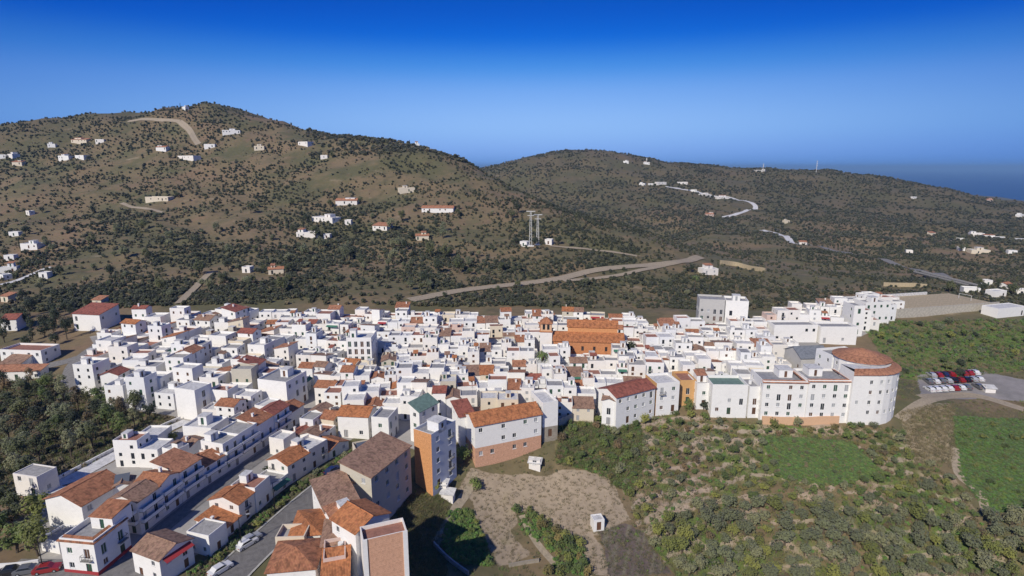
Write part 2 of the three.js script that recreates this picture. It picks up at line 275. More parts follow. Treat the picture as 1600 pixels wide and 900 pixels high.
const brickMap = size(noiseTex(512, (u, v) => { const r = v * 34, i = Math.floor(r), x = u * 12 + (i % 2) * .5, fx = x % 1, fy = r % 1; if (fy < .17 || fx < .06) return [.62, .56, .5]; const h = tileHash(Math.floor(x) % 12, i), s = .78 + h * .3 + tileable(u, v, 8) * .15; return [s, s * .97, s * .95]; }), 2.9);
const grainMap = size(noiseTex(256, (u, v) => { const s = .85 + tileable(u, v, 30) * .2 + tileable(u, v, 8, 5) * .22; return [s, s, s]; }), 7);
const M = {};
const def = (k, c, map, o = {}) => M[k] = new THREE.MeshStandardMaterial({ color: new THREE.Color().setRGB(...c), roughness: .9, map, ...o });
def('white', [.84, .83, .805], plasterMap); def('white2', [.79, .795, .80], plasterMap); def('white3', [.81, .775, .73], plasterMap); def('cream', [.70, .62, .49], plasterMap); def('greyWall', [.50, .49, .47], plasterMap); def('beige', [.56, .52, .43], plasterMap); def('pink', [.68, .52, .45], plasterMap); def('ochre', [.62, .36, .15], plasterMap); def('peach', [.66, .42, .26], plasterMap);
def('tileA', [.46, .20, .10], tileMap, { bumpMap: tileBump, bumpScale: .07 }); def('tileB', [.50, .235, .13], tileMap, { bumpMap: tileBump, bumpScale: .07 }); def('tileC', [.38, .235, .16], tileMap, { bumpMap: tileBump, bumpScale: .07 }); def('tileD', [.54, .215, .085], tileMap, { bumpMap: tileBump, bumpScale: .07 }); def('tileE', [.37, .125, .085], tileMap, { bumpMap: tileBump, bumpScale: .07 });
def('brick', [.56, .25, .11], brickMap); def('brickPale', [.70, .41, .27], brickMap); def('brickOchre', [.68, .34, .145], brickMap);
def('concrete', [.40, .39, .37], grainMap); def('terraceGrey', [.33, .33, .34], grainMap); def('terraceRed', [.36, .17, .12], grainMap); def('terraceWhite', [.66, .655, .64], grainMap); def('terraceGreen', [.16, .25, .215], grainMap); def('metalRoof', [.30, .32, .335], grainMap, { roughness: .5, metalness: .3 }); def('panel', [.14, .155, .18], null, { roughness: .25, metalness: .2 }); def('stone', [.36, .315, .25], grainMap); def('paleStone', [.52, .48, .40], grainMap);
def('glass', [.02, .026, .034], null, { roughness: .12 }); def('shutterBrown', [.10, .05, .028], null, { roughness: .6 }); def('shutterGreen', [.03, .08, .05], null, { roughness: .6 }); def('shutterGrey', [.34, .35, .36], null, { roughness: .6 }); def('frameWhite', [.72, .72, .70], null, { roughness: .5 }); def('frameBrown', [.14, .07, .04], null, { roughness: .6 }); def('iron', [.03, .03, .032], null, { roughness: .5, metalness: .6 }); def('awningRed', [.35, .035, .04], null, { roughness: .8 }); def('awningGreen', [.05, .17, .11], null, { roughness: .8 }); def('blueTarp', [.05, .09, .20], null, { roughness: .6 });
def('asphalt', [.105, .102, .10], grainMap); def('asphaltWorn', [.19, .182, .175], grainMap); def('asphaltPale', [.23, .22, .21], grainMap); def('kerb', [.48, .47, .44], grainMap); def('paint', [.75, .75, .73], null); def('track', [.40, .33, .235], grainMap); def('pave', [.68, .675, .67], grainMap); def('sand', [.47, .385, .25], grainMap);

// ------------------------------------------------------------------ houses
const GL = [M.glass, M.glass, M.glass, M.shutterBrown, M.shutterGrey, M.shutterGreen];
const winGeo = {};
function windowShapes(w, h, sill) { // frame with mullion and sill, and its pane, standing in an opening whose middle bottom is the origin
  const k = `${w.toFixed(2)}_${h.toFixed(2)}`;
  if (winGeo[k]) return winGeo[k];
  const f = new Geo(), t = .07;
  f.box(-w / 2, -w / 2 + t, 0, h, -.16, -.09); f.box(w / 2 - t, w / 2, 0, h, -.16, -.09); f.box(-w / 2 + t, w / 2 - t, h - t, h, -.16, -.09); f.box(-w / 2 + t, w / 2 - t, 0, t, -.16, -.09); f.box(-.03, .03, t, h - t, -.155, -.1);
  if (sill) f.box(-w / 2 - .1, w / 2 + .1, -.09, -.005, -.02, .1);
  const p = new Geo().quad([-w / 2, 0, -.14], [w / 2, 0, -.14], [w / 2, h, -.14], [-w / 2, h, -.14]);
  return winGeo[k] = [f.build(), p.build()];
}
const taken = [];
function footprint(x, z, w, d, rot) { return { x, z, hw: w / 2, hd: d / 2, c: Math.cos(rot), s: Math.sin(rot) }; }
function hits(a, b) { // two turned rectangles
  const dx = b.x - a.x, dz = b.z - a.z;
  for (const [p, q] of [[a, b], [b, a]]) for (const [ux, uz, r] of [[p.c, -p.s, p.hw], [p.s, p.c, p.hd]]) {
    const e = q.hw * Math.abs(q.c * ux - q.s * uz) + q.hd * Math.abs(q.s * ux + q.c * uz);
    if (Math.abs(dx * ux + dz * uz) > r + e) return false;
  }
  return true;
}
const free = (f) => !taken.some((t) => Math.abs(t.x - f.x) < 60 && hits(f, t));

function openings(W, fl, fh, o, front) {
  const l = [], pitch = o.pitch ?? 2.7, n = Math.max(1, Math.floor((W - .8) / pitch)), s = W / n;
  const door = front && !o.noDoor ? Math.floor(rnd() * n) : -1, full = o.full ?? .25, skip = o.skip ?? .16;
  for (let k = 0; k < fl; k++) for (let i = 0; i < n; i++) {
    if (k === 0 && i === door) { l.push({ x: s * (i + .5), y: .06, w: 1.1, h: 2.15, door: true }); continue; }
    if (rnd() < skip || s < 1.7) continue;
    const tall = k > 0 && rnd() < full;
    l.push(tall ? { x: s * (i + .5), y: k * fh + .12, w: 1.15, h: 2.05, tall } : { x: s * (i + .5), y: k * fh + 1, w: front ? 1.05 : .9, h: 1.2 });
  }
  return l;
}
function facade(g, panes, O, U, Nn, w, y0, y1, ops, depth = .16) {
  const xs = [0, w], ys = [y0, y1];
  for (const o of ops) { xs.push(o.x - o.w / 2, o.x + o.w / 2); ys.push(o.y, o.y + o.h); }
  const uq = (l) => [...new Set(l.map((v) => +v.toFixed(3)))].sort((a, b) => a - b), X = uq(xs), Y = uq(ys);
  const pt = (x, y, d = 0) => [O[0] + U[0] * x - Nn[0] * d, y, O[2] + U[2] * x - Nn[2] * d];
  for (let j = 0; j < Y.length - 1; j++) {
    let run = null;
    for (let i = 0; i < X.length - 1; i++) {
      const cx = (X[i] + X[i + 1]) / 2, cy = (Y[j] + Y[j + 1]) / 2, hole = ops.some((o) => Math.abs(cx - o.x) < o.w / 2 && cy > o.y && cy < o.y + o.h);
      if (!hole) { if (run === null) run = X[i]; if (i === X.length - 2) g.quad(pt(run, Y[j]), pt(X[i + 1], Y[j]), pt(X[i + 1], Y[j + 1]), pt(run, Y[j + 1]), run, Y[j]); }
      else if (run !== null) { g.quad(pt(run, Y[j]), pt(X[i], Y[j]), pt(X[i], Y[j + 1]), pt(run, Y[j + 1]), run, Y[j]); run = null; }
    }
  }
  for (const o of ops) {
    const a = o.x - o.w / 2, b = o.x + o.w / 2, c = o.y, e = o.y + o.h, d = depth;
    g.quad(pt(a, c), pt(a, c, d), pt(a, e, d), pt(a, e)); g.quad(pt(b, c, d), pt(b, c), pt(b, e), pt(b, e, d)); g.quad(pt(a, c), pt(b, c), pt(b, c, d), pt(a, c, d)); g.quad(pt(a, e, d), pt(b, e, d), pt(b, e), pt(a, e));
    panes.push({ o, q: [pt(a, c, d - .02), pt(b, c, d - .02), pt(b, e, d - .02), pt(a, e, d - .02)], mid: pt(o.x, c), turn: Math.atan2(Nn[0], Nn[2]) });
  }
}
function tileRoof(kind, w, d, y, rise, over = .35, t = .16) { // returns the roof and, in ends, the wall triangles under it
  const r = new Geo(), ends = [], a = w / 2 + over, b = d / 2 + over;
  const drop = (run) => rise * over / run;
  if (kind === 'gableX') { // ridge along x
    const e = y - drop(d / 2), T = y + rise;
    r.slab([[-a, e, b], [a, e, b], [a, T, 0], [-a, T, 0]], t); r.slab([[a, e, -b], [-a, e, -b], [-a, T, 0], [a, T, 0]], t);
    r.cyl([-a, T + .02, 0], [a, T + .02, 0], .13, .13, 6);
    ends.push([[w / 2, y, d / 2], [w / 2, y, -d / 2], [w / 2, T - .02, 0]], [[-w / 2, y, -d / 2], [-w / 2, y, d / 2], [-w / 2, T - .02, 0]]);
  } else if (kind === 'gableZ') {
    const e = y - drop(w / 2), T = y + rise;
    r.slab([[a, e, b], [a, e, -b], [0, T, -b], [0, T, b]], t); r.slab([[-a, e, -b], [-a, e, b], [0, T, b], [0, T, -b]], t);
    r.cyl([0, T + .02, -b], [0, T + .02, b], .13, .13, 6);
    ends.push([[-w / 2, y, d / 2], [w / 2, y, d / 2], [0, T - .02, d / 2]], [[w / 2, y, -d / 2], [-w / 2, y, -d / 2], [0, T - .02, -d / 2]]);
  } else if (kind === 'shed') { // low at the front
    const e = y - drop(d), T = y + rise;
    r.slab([[-a, e, b], [a, e, b], [a, T + drop(d), -b], [-a, T + drop(d), -b]], t);
    ends.push([[w / 2, y, d / 2], [w / 2, y, -d / 2], [w / 2, T - .02, -d / 2]], [[-w / 2, y, -d / 2], [-w / 2, y, d / 2], [-w / 2, T - .02, -d / 2]], [[w / 2, y, -d / 2], [-w / 2, y, -d / 2], [-w / 2, T - .02, -d / 2], [w / 2, T - .02, -d / 2]]);
  } else if (kind === 'shedR') { // low at the right
    const e = y - drop(w), T = y + rise;
    r.slab([[a, e, b], [a, e, -b], [-a, T + drop(w), -b], [-a, T + drop(w), b]], t);
    ends.push([[-w / 2, y, d / 2], [w / 2, y, d / 2], [-w / 2, T - .02, d / 2]], [[w / 2, y, -d / 2], [-w / 2, y, -d / 2], [-w / 2, T - .02, -d / 2]], [[-w / 2, y, -d / 2], [-w / 2, y, d / 2], [-w / 2, T - .02, d / 2], [-w / 2, T - .02, -d / 2]]);
  } else { // hip
    const m = Math.min(a, b), e = y - drop(Math.min(w, d) / 2), T = y + rise, kx = a - m, kz = b - m, A = [-kx, T, kz], B = [kx, T, kz], Cc = [kx, T, -kz], D = [-kx, T, -kz];
    const side = (p, q, u, v) => { if (Math.hypot(u[0] - v[0], u[2] - v[2]) < .05) r.slab([p, q, u], t); else r.slab([p, q, u, v], t); };
    side([-a, e, b], [a, e, b], B, A); side([a, e, b], [a, e, -b], Cc, B); side([a, e, -b], [-a, e, -b], D, Cc); side([-a, e, -b], [-a, e, b], A, D);
  }
  return { r, ends };
}
function railing(g, x0, x1, z, y, h = .95) { g.box(x0, x1, y + h - .05, y + h, z - .025, z + .025); g.box(x0, x1, y + .08, y + .12, z - .02, z + .02); const n = Math.max(2, Math.round((x1 - x0) / .32)); for (let i = 0; i <= n; i++) { const x = lerp(x0 + .02, x1 - .02, i / n); g.box(x - .014, x + .014, y + .12, y + h - .05, z - .014, z + .014, true); } }
/* one house: x, z, w (front), d, rot, fl floors; roof kinds as tileRoof, 'flat' or 'skirt' */
function house(o) {
  const { x, z, w, d, rot = 0, fl, fh = 2.9, roof, roofM = M.tileB, wall = M.white, detail = 0, base = 3 } = o;
  const y = (o.y ?? H(x, z)), h = o.h ?? fl * fh, flat = roof === 'flat' || roof === 'skirt', par = flat ? (o.par ?? R(.5, 1)) : 0;
  const g = thing(o.name ?? 'house', o.label, o.category ?? 'house', [x, y, z], rot, o.group), sc = o.scale ?? 1;
  g.scale.setScalar(sc); taken.push(footprint(x, z, w * sc, d * sc, rot));
  const body = new Geo(), panes = [], low = o.lower ? new Geo() : null, split = o.lower ? o.lower.h : 0;
  const faces = { f: [[-w / 2, 0, d / 2], [1, 0, 0], [0, 0, 1], w], r: [[w / 2, 0, d / 2], [0, 0, -1], [1, 0, 0], d], b: [[w / 2, 0, -d / 2], [-1, 0, 0], [0, 0, -1], w], l: [[-w / 2, 0, -d / 2], [0, 0, 1], [-1, 0, 0], d] };
  const done = new Set();
  for (const k of 'frbl') {
    const [O, U, Nn, W] = faces[k], blank = (o.blank ?? '').includes(k);
    const ops = blank ? [] : openings(W, Math.max(1, Math.floor(h / fh + .01)), fh, k === 'f' || k === o.front2 ? { ...o } : { ...o, full: o.full ? o.full * .5 : 0, skip: (o.skip ?? .16) + .2 }, k === 'f' || k === o.front2);
    if (o.faceM?.[k]) { const F = new Geo(); facade(F, panes, O, U, Nn, W, -base, h + par, ops); mesh('side_wall', F.build(), o.faceM[k], g); }
    else if (low) { facade(low, panes, O, U, Nn, W, -base, split, ops.filter((p) => p.y + p.h < split)); facade(body, panes, O, U, Nn, W, split, h + par, ops.filter((p) => p.y > split)); }
    else facade(body, panes, O, U, Nn, W, -base, h + par, ops);
    if (o.balcony && !blank && (k === 'f' || k === o.front2)) for (let p of ops) if (p.tall && rnd() < o.balcony) {
      const B = new Geo(), Q = new Geo(), bw = o.longBalcony ? W * .46 : .95, bd = o.longBalcony ? 1.1 : .7;
      if (o.longBalcony) { const key = k + p.y.toFixed(1); if (done.has(key)) continue; done.add(key); p = { ...p, x: W / 2 }; }
      B.box(-bw, bw, -.16, 0, .003, bd);
      if (o.longBalcony) { Q.box(-bw, bw, .003, .85, bd - .1, bd); for (const s of [-1, 1]) Q.box(s * (bw - .05) - .05, s * (bw - .05) + .05, .003, .85, .01, bd - .11); const m = mesh('balcony', B.build(), M.concrete, g); m.position.set(O[0] + U[0] * p.x, p.y - .02, O[2] + U[2] * p.x); m.rotation.y = Math.atan2(Nn[0], Nn[2]); mesh('balcony_front', Q.build(), pick([M.white, M.white2, M.white3]), m); continue; }
      railing(Q, -bw + .03, bw - .03, bd - .04, 0);
      for (const s of [-1, 1]) { Q.box(s * (bw - .06) - .02, s * (bw - .06) + .02, .9, .95, .02, bd - .06); Q.box(s * (bw - .06) - .015, s * (bw - .06) + .015, 0, .9, bd * .5 - .015, bd * .5 + .015); }
      const m = mesh('balcony', B.build(), M.concrete, g); m.position.set(O[0] + U[0] * p.x, p.y - .02, O[2] + U[2] * p.x); m.rotation.y = Math.atan2(Nn[0], Nn[2]); mesh('railing', Q.build(), M.iron, m);
    }
  }
  if (flat) { // parapet rim, inner faces and the terrace floor
    const t = .2, a = w / 2, b = d / 2, p = [[-a, b], [a, b], [a, -b], [-a, -b]], q = [[-a + t, b - t], [a - t, b - t], [a - t, -b + t], [-a + t, -b + t]];
    for (let i = 0; i < 4; i++) { const j = (i + 1) % 4; body.quad([p[i][0], h + par, p[i][1]], [p[j][0], h + par, p[j][1]], [q[j][0], h + par, q[j][1]], [q[i][0], h + par, q[i][1]]); body.quad([q[j][0], h - .1, q[j][1]], [q[i][0], h - .1, q[i][1]], [q[i][0], h + par, q[i][1]], [q[j][0], h + par, q[j][1]]); }
    const f = new Geo(); f.box(-a + t + .003, a - t - .003, h - .2, h, -b + t + .003, b - t - .003); mesh('terrace', f.build(), o.floorM ?? M.terraceGrey, g);
  } else {
    const { r, ends } = tileRoof(roof, w, d, h, o.rise ?? (roof === 'gableX' ? d / 2 : roof === 'gableZ' ? w / 2 : roof === 'hip' ? Math.min(w, d) / 2 : d) * (roof.startsWith('shed') ? .22 : .36));
    for (const e of ends) e.length === 3 ? body.tri(...e) : body.quad(...e);
    mesh('roof', r.build(), roofM, g);
  }
  if (roof === 'skirt') { // a tiled pent along the front and right eaves
    const r = new Geo(), a = w / 2, b = d / 2, k = 1.0, y1 = h + par + .05, y0 = y1 - .45;
    r.slab([[-a - .3, y0, b + .35], [a + .35, y0, b + .35], [a - k, y1, b - k], [-a, y1, b - k]], .12); r.slab([[a + .35, y0, b + .35], [a + .35, y0, -b], [a - k, y1, -b], [a - k, y1, b - k]], .12);
    mesh('roof', r.build(), roofM, g);
  }
  mesh('wall', body.build(), wall, g);
  if (low) mesh('lower_wall', low.build(), o.lower.m, g);
  if (o.pilasters) for (const s of [-1, 1]) mesh('pilaster', new Geo().box(s * (w / 2 - .35) - .4, s * (w / 2 - .35) + .4, -base, h + par + .1, d / 2 + .003, d / 2 + .18).build(), M.white, g);
  if (o.band) { const B = new Geo(), a = w / 2, b = d / 2; B.box(-a - .02, a + .02, 0, .7, b + .003, b + .05); B.box(a + .003, a + .05, 0, .7, -b, b); mesh('painted_base', B.build(), M.awningRed, g); }
  // panes: each window a part on the nearer houses, small distant ones joined
  const doorM = pick([M.shutterBrown, M.frameBrown, M.shutterGreen, M.shutterGrey]);
  if (detail > 0) for (const p of panes) {
    const isDoor = p.o.door, [f, q] = windowShapes(p.o.w, p.o.h, !isDoor && !p.o.tall), m = mesh(isDoor ? 'door' : 'window', f, isDoor ? M.frameBrown : o.frameM ?? M.frameWhite, g);
    m.position.set(...p.mid); m.rotation.y = p.turn; mesh(isDoor ? 'door_leaf' : 'pane', q, isDoor ? doorM : pick(GL), m);
  } else if (panes.length) { const q = new Geo(); for (const p of panes) q.quad(...p.q); const m = mesh('window_glazing', q.build(), pick(GL), g); m.userData.kind = 'stuff'; }
  if (o.hut) { // stair hut on the terrace or an attic block
    const { x: hx = 0, z: hz = 0, w: hw = 2.6, d: hd = 2.8, h: hh = 2.4, tiled } = o.hut, y0 = flat ? h : h - .3, B = new Geo(), pn = [];
    const dr = { x: hw / 2, y: y0 + .1, w: .85, h: Math.min(1.95, hh - .3) };
    facade(B, pn, [hx - hw / 2, 0, hz + hd / 2], [1, 0, 0], [0, 0, 1], hw, y0 - .15, y0 + hh, [dr]); facade(B, pn, [hx + hw / 2, 0, hz + hd / 2], [0, 0, -1], [1, 0, 0], hd, y0 - .15, y0 + hh, []); facade(B, pn, [hx + hw / 2, 0, hz - hd / 2], [-1, 0, 0], [0, 0, -1], hw, y0 - .15, y0 + hh, []); facade(B, pn, [hx - hw / 2, 0, hz - hd / 2], [0, 0, 1], [-1, 0, 0], hd, y0 - .15, y0 + hh, []);
    const m = mesh('stair_hut', B.build(), wall, g); const T = new Geo();
    if (tiled) { T.slab([[hx - hw / 2 - .2, y0 + hh - .02, hz + hd / 2 + .25], [hx + hw / 2 + .2, y0 + hh - .02, hz + hd / 2 + .25], [hx + hw / 2 + .2, y0 + hh + .7, hz - hd / 2 - .1], [hx - hw / 2 - .2, y0 + hh + .7, hz - hd / 2 - .1]], .13); } else T.box(hx - hw / 2 - .12, hx + hw / 2 + .12, y0 + hh, y0 + hh + .14, hz - hd / 2 - .12, hz + hd / 2 + .12);
    mesh('hut_roof', T.build(), tiled ? roofM : M.terraceWhite, m); const D = new Geo(); for (const p of pn) D.quad(...p.q); mesh('hut_door', D.build(), doorM, m);
  }
  if (o.chimney) { const B = new Geo(), cx = o.chimney[0], cz = o.chimney[1]; const cy = h + (flat ? 0 : .2); B.box(cx - .3, cx + .3, cy, cy + 1.7, cz - .3, cz + .3); B.box(cx - .38, cx + .38, cy + 1.7, cy + 1.8, cz - .38, cz + .38); mesh('chimney', B.build(), wall, g); }
  if (o.awning) { const T = new Geo(), a = w * .42; T.slab([[-a, h - fh + 2.0, d / 2 + 1.5], [a, h - fh + 2.0, d / 2 + 1.5], [a, h - fh + 2.6, d / 2 + .01], [-a, h - fh + 2.6, d / 2 + .01]], .04); mesh('awning', T.build(), o.awning, g); }
  if (o.tank) { const T = new Geo(); T.cyl([o.tank[0], h, o.tank[1]], [o.tank[0], h + 1.1, o.tank[1]], .5, .5, 10); mesh('water_tank', T.build(), M.frameWhite, g); }
  if (o.panelArray) { const T = new Geo(), a = w * .36; T.slab([[-a, h + .35, d * .3], [a, h + .35, d * .3], [a, h + 1.3, -d * .3], [-a, h + 1.3, -d * .3]], .08); mesh('roof_panel', T.build(), M.panel, g); }
  if (o.antenna) { const T = new Geo(), ax = o.antenna; T.cyl([ax, h, 0], [ax, h + 3, 0], .025, .02, 5); for (let i = 0; i < 4; i++) T.box(ax - .5 + i * .06, ax + .5 - i * .06, h + 2.3 + i * .2, h + 2.33 + i * .2, -.015, .015); mesh('aerial', T.build(), M.iron, g); }
  return g;
}
// a house whose front runs between two marks on its eaves (height h above ground), going back d metres
function fronting(L, Rr, h, d, o) {
  const far = Array.isArray(d) ? at(d[0], d[1], h) : null;
  const a = at(L[0], L[1], h), b = at(Rr[0], Rr[1], h), dx = b[0] - a[0], dz = b[1] - a[1], w = Math.hypot(dx, dz), rot = Math.atan2(-dz, dx), nx = Math.sin(rot), nzz = Math.cos(rot);
  if (far) d = Math.max(3, -((far[0] - b[0]) * nx + (far[1] - b[1]) * nzz));
  return house({ x: (a[0] + b[0]) / 2 - nx * d / 2, z: (a[1] + b[1]) / 2 - nzz * d / 2, w: w - .05, d, rot, h, fl: Math.max(1, Math.round(h / 3)), fh: h / Math.max(1, Math.round(h / 3)), ...o });
}

// ------------------------------------------------------------------ roads, walls and paths
function ribbon(pts, width, lift = .1, step = 2.2) { // a strip laid on the ground along world points
  const c = new THREE.CatmullRomCurve3(pts.map(([x, z]) => new THREE.Vector3(x, 0, z)), false, 'centripetal'), n = Math.max(2, Math.round(c.getLength() / step)), g = new Geo(), W = (t) => typeof width === 'function' ? width(t) : width;
  let prev = null, run = 0;
  for (let i = 0; i <= n; i++) {
    const p = c.getPointAt(i / n), t = c.getTangentAt(i / n), w = W(i / n) / 2, sx = -t.z * w, sz = t.x * w, m = Math.max(1, Math.ceil(w / 1.2)), row = [];
    let top = -1e9; for (let k = -m; k <= m; k++) { const x = p.x + sx * k / m, z = p.z + sz * k / m; row.push([x, H(x, z) + lift, z]); top = Math.max(top, H(x, z)); }
    if (prev) for (let k = 0; k < 2 * m; k++) g.quad(prev[k], row[k], row[k + 1], prev[k + 1], run, k);
    prev = row.slice().map((v) => v.slice()); run += step;
  }
  return g.build();
}
function flipUp(geo) { const n = geo.attributes.normal, p = geo.attributes.position, t = geo.attributes.uv; if (n.getY(0) > 0) return geo; for (let i = 0; i < p.count; i += 3) for (const a of [p, n, t]) for (let k = 0; k < a.itemSize; k++) { const v = a.array[(i + 1) * a.itemSize + k]; a.array[(i + 1) * a.itemSize + k] = a.array[(i + 2) * a.itemSize + k]; a.array[(i + 2) * a.itemSize + k] = v; } for (let i = 0; i < n.array.length; i++) n.array[i] *= -1; return geo; }
const marks = (l) => l.map(([a, b]) => at(a, b));
function keepClear(pts, width) { for (let i = 0; i < pts.length - 1; i++) { const [a, b] = pts[i], [c, d] = pts[i + 1], l = Math.hypot(c - a, d - b); taken.push(footprint((a + c) / 2, (b + d) / 2, l, width, Math.atan2(-(d - b), c - a))); } }
function road(name, pts, width, mat, opt = {}) { const r = structure(name, flipUp(ribbon(pts, width, opt.lift ?? .1)), mat); if (opt.clear !== false) keepClear(pts, (typeof width === 'function' ? width(.5) : width) + (opt.margin ?? 1)); return r; }
const offset = (pts, k) => pts.map(([x, z], i) => { const a = pts[Math.max(0, i - 1)], b = pts[Math.min(pts.length - 1, i + 1)], dx = b[0] - a[0], dz = b[1] - a[1], l = Math.hypot(dx, dz); return [x - dz / l * k, z + dx / l * k]; });
const mainRoad = marks([[330, 930], [365, 893], [430, 832], [500, 770], [550, 735], [596, 700]]);
road('road', mainRoad, 6.4, M.asphaltWorn);
for (const k of [-1, 1]) road('kerb', offset(mainRoad, 3.4 * k), .4, M.kerb, { lift: .22, clear: false });
const frontLane = marks([[150, 905], [222, 836], [300, 775], [395, 712], [480, 652]]).map(([x, z]) => [x + 2.5, z]);
road('lane', frontLane, 3.6, M.asphaltPale, { lift: .09, margin: .2 });
road('street', marks([[105, 620], [112, 590], [118, 570], [140, 550], [165, 533], [172, 520]]), 6, M.asphaltPale);
road('street', marks([[60, 575], [100, 566], [120, 560]]), 5, M.asphaltPale, { lift: .115 });
road('square', marks([[0, 900], [60, 900], [150, 905], [230, 890]]), 9, M.asphaltPale, { clear: false });
const promenade = marks([[62, 776], [120, 744], [180, 712], [240, 682], [292, 658]]);
road('promenade', promenade, (t) => lerp(5, 3.4, t), M.pave, { lift: .14, margin: .2 });
function wall(name, pts, h, t, mat, label, cap) { // a free-standing or retaining wall along world points
  const c = new THREE.CatmullRomCurve3(pts.map(([x, z]) => new THREE.Vector3(x, 0, z)), false, 'centripetal'), n = Math.max(2, Math.round(c.getLength() / 2)), g = new Geo(), [x0, z0] = pts[0], y0 = H(x0, z0); let pr = null;
  for (let i = 0; i <= n; i++) {
    const p = c.getPointAt(i / n), q = c.getTangentAt(i / n), sx = -q.z * t / 2, sz = q.x * t / 2, y = H(p.x, p.z), top = y + h - y0, lo = y - 1.5 - y0;
    const r = [[p.x - sx - x0, lo, p.z - sz - z0], [p.x - sx - x0, top, p.z - sz - z0], [p.x + sx - x0, top, p.z + sz - z0], [p.x + sx - x0, lo, p.z + sz - z0]];
    if (pr) { g.quad(pr[0], r[0], r[1], pr[1]); g.quad(pr[1], r[1], r[2], pr[2]); g.quad(pr[2], r[2], r[3], pr[3]); } else g.quad(r[0], r[1], r[2], r[3]);
    if (i === n) g.quad(r[3], r[2], r[1], r[0]);
    pr = r;
  }
  const m = mesh(numbered(name), g.build(), mat); m.position.set(x0, y0, z0); m.userData = { label, category: 'wall' }; return put(m);
}
wall('parapet_wall', offset(promenade, -2.6), 1.0, .3, M.white, 'long white parapet wall along the upper promenade above the wood');
wall('retaining_wall', marks([[872, 668], [900, 655], [932, 642]]), 2.2, .5, M.paleStone, 'pale stone retaining wall between the tall white house and the green slope');
wall('retaining_wall', marks([[1190, 662], [1250, 664], [1310, 662]]), 2.4, .4, M.peach, 'peach garden wall at the foot of the long white apartment row');
wall('garden_wall', marks([[0, 893], [30, 891], [62, 886]]), 1.6, .3, M.white, 'low white wall beside the square at the lower left corner');
wall('field_wall', marks([[678, 852], [700, 875], [732, 899]]), 1.0, .35, M.terraceGrey, 'dark wall running down beside the dirt field');
wall('field_wall', marks([[795, 886], [815, 882], [842, 878]]), .8, .35, M.stone, 'short dark stone wall across the bottom of the dirt field');
for (const [l, w] of [[[[742, 735], [735, 760], [715, 790], [690, 835], [680, 850]], 2], [[[815, 805], [840, 850], [875, 890]], 1.6], [[[1010, 835], [1040, 800], [1080, 782], [1110, 778]], 1.5], [[[1440, 622], [1520, 618], [1600, 640]], 4], [[[1405, 655], [1440, 630], [1480, 620]], 3], [[[1540, 800], [1530, 770], [1500, 745], [1492, 700]], 2]]) road('path', marks(l), w, M.track, { lift: .08 });
// roads cut into the hills
const hillRoads = [];
function gapTo(pts, x, z) { let m = 1e9; for (let i = 0; i < pts.length - 1; i++) { const [a, b] = pts[i], [e, f] = pts[i + 1], dx = e - a, dz = f - b, t = Math.max(0, Math.min(1, ((x - a) * dx + (z - b) * dz) / (dx * dx + dz * dz))); m = Math.min(m, Math.hypot(x - a - dx * t, z - b - dz * t)); } return m; }
for (const [l, w, m] of [[[[640, 470], [720, 455], [870, 437], [920, 425], [1000, 416], [1060, 410], [1095, 402]], 7, M.track], [[[880, 440], [960, 432], [1050, 412]], 4, M.track], [[[280, 190], [292, 200], [303, 216], [310, 226]], 7, M.track], [[[0, 446], [30, 438], [62, 424], [80, 418]], 5, M.pave], [[[330, 425], [310, 445], [280, 475]], 4, M.track], [[[860, 385], [930, 392], [1000, 402]], 3, M.track], [[[1130, 340], [1165, 330], [1180, 322], [1150, 312], [1090, 300], [1040, 292]], 8, M.pave], [[[1190, 360], [1220, 368], [1245, 382]], 8, M.pave], [[[1250, 378], [1330, 398], [1400, 414], [1440, 425], [1500, 440]], 8, M.asphaltPale], [[[200, 190], [240, 187], [280, 190]], 6, M.track], [[[255, 333], [200, 322], [190, 318]], 4, M.track]]) { const p = marks(l); hillRoads.push([p, w]); road('hill_road', p, w, m, { lift: .5, clear: false }); }

// ------------------------------------------------------------------ landmark buildings
const near1 = { detail: 1 };
fronting([93, 848], [147, 854], 6, [208, 815], { ...near1, name: 'corner_house', roof: 'skirt', roofM: M.tileA, band: true, front2: 'r', balcony: .6, full: .5, hut: { x: 1, z: -3, w: 4.5, d: 4.5, h: 2.6, tiled: true }, label: 'white corner house with tiled eaves and a red painted base, by the lower left square' });
fronting([70, 779], [127, 789], 6.2, [202, 751], { ...near1, name: 'long_house', roof: 'gableZ', roofM: M.tileA, front2: 'r', blank: 'f', label: 'long white house with one unbroken terracotta roof and a blank gable end' });
fronting([172, 762], [206, 755], 6, [234, 738], { ...near1, roof: 'gableZ', roofM: M.tileC, panelArray: true, front2: 'r', blank: 'f', label: 'white house with a dark grey roof panel, continuing the long terracotta roofed house' });
fronting([20, 742], [57, 746], 5, 4.5, { ...near1, name: 'tower_hut', roof: 'flat', par: .2, floorM: M.concrete, wall: M.white3, label: 'small square white building standing alone at the end of the promenade', category: 'hut' });
fronting([272, 607], [304, 612], 9, [330, 600], { ...near1, name: 'tall_house', roof: 'flat', par: .3, floorM: M.terraceWhite, blank: 'f', front2: 'r', label: 'tall white house with a blank lit end wall above the promenade end' });
fronting([285, 668], [330, 672], 5.5, 7, { ...near1, roof: 'flat', floorM: M.terraceWhite, blank: 'f', hut: { w: 2.5, d: 2.5 }, label: 'low white flat-roofed house beside a green bush at the promenade end' });
fronting([402, 594], [447, 600], 9, 10, { ...near1, name: 'tall_house', roof: 'flat', floorM: M.terraceGrey, blank: 'f', front2: 'r', hut: { x: 1, z: -1 }, label: 'broad tall white house with a blank wall behind the red roofed row' });
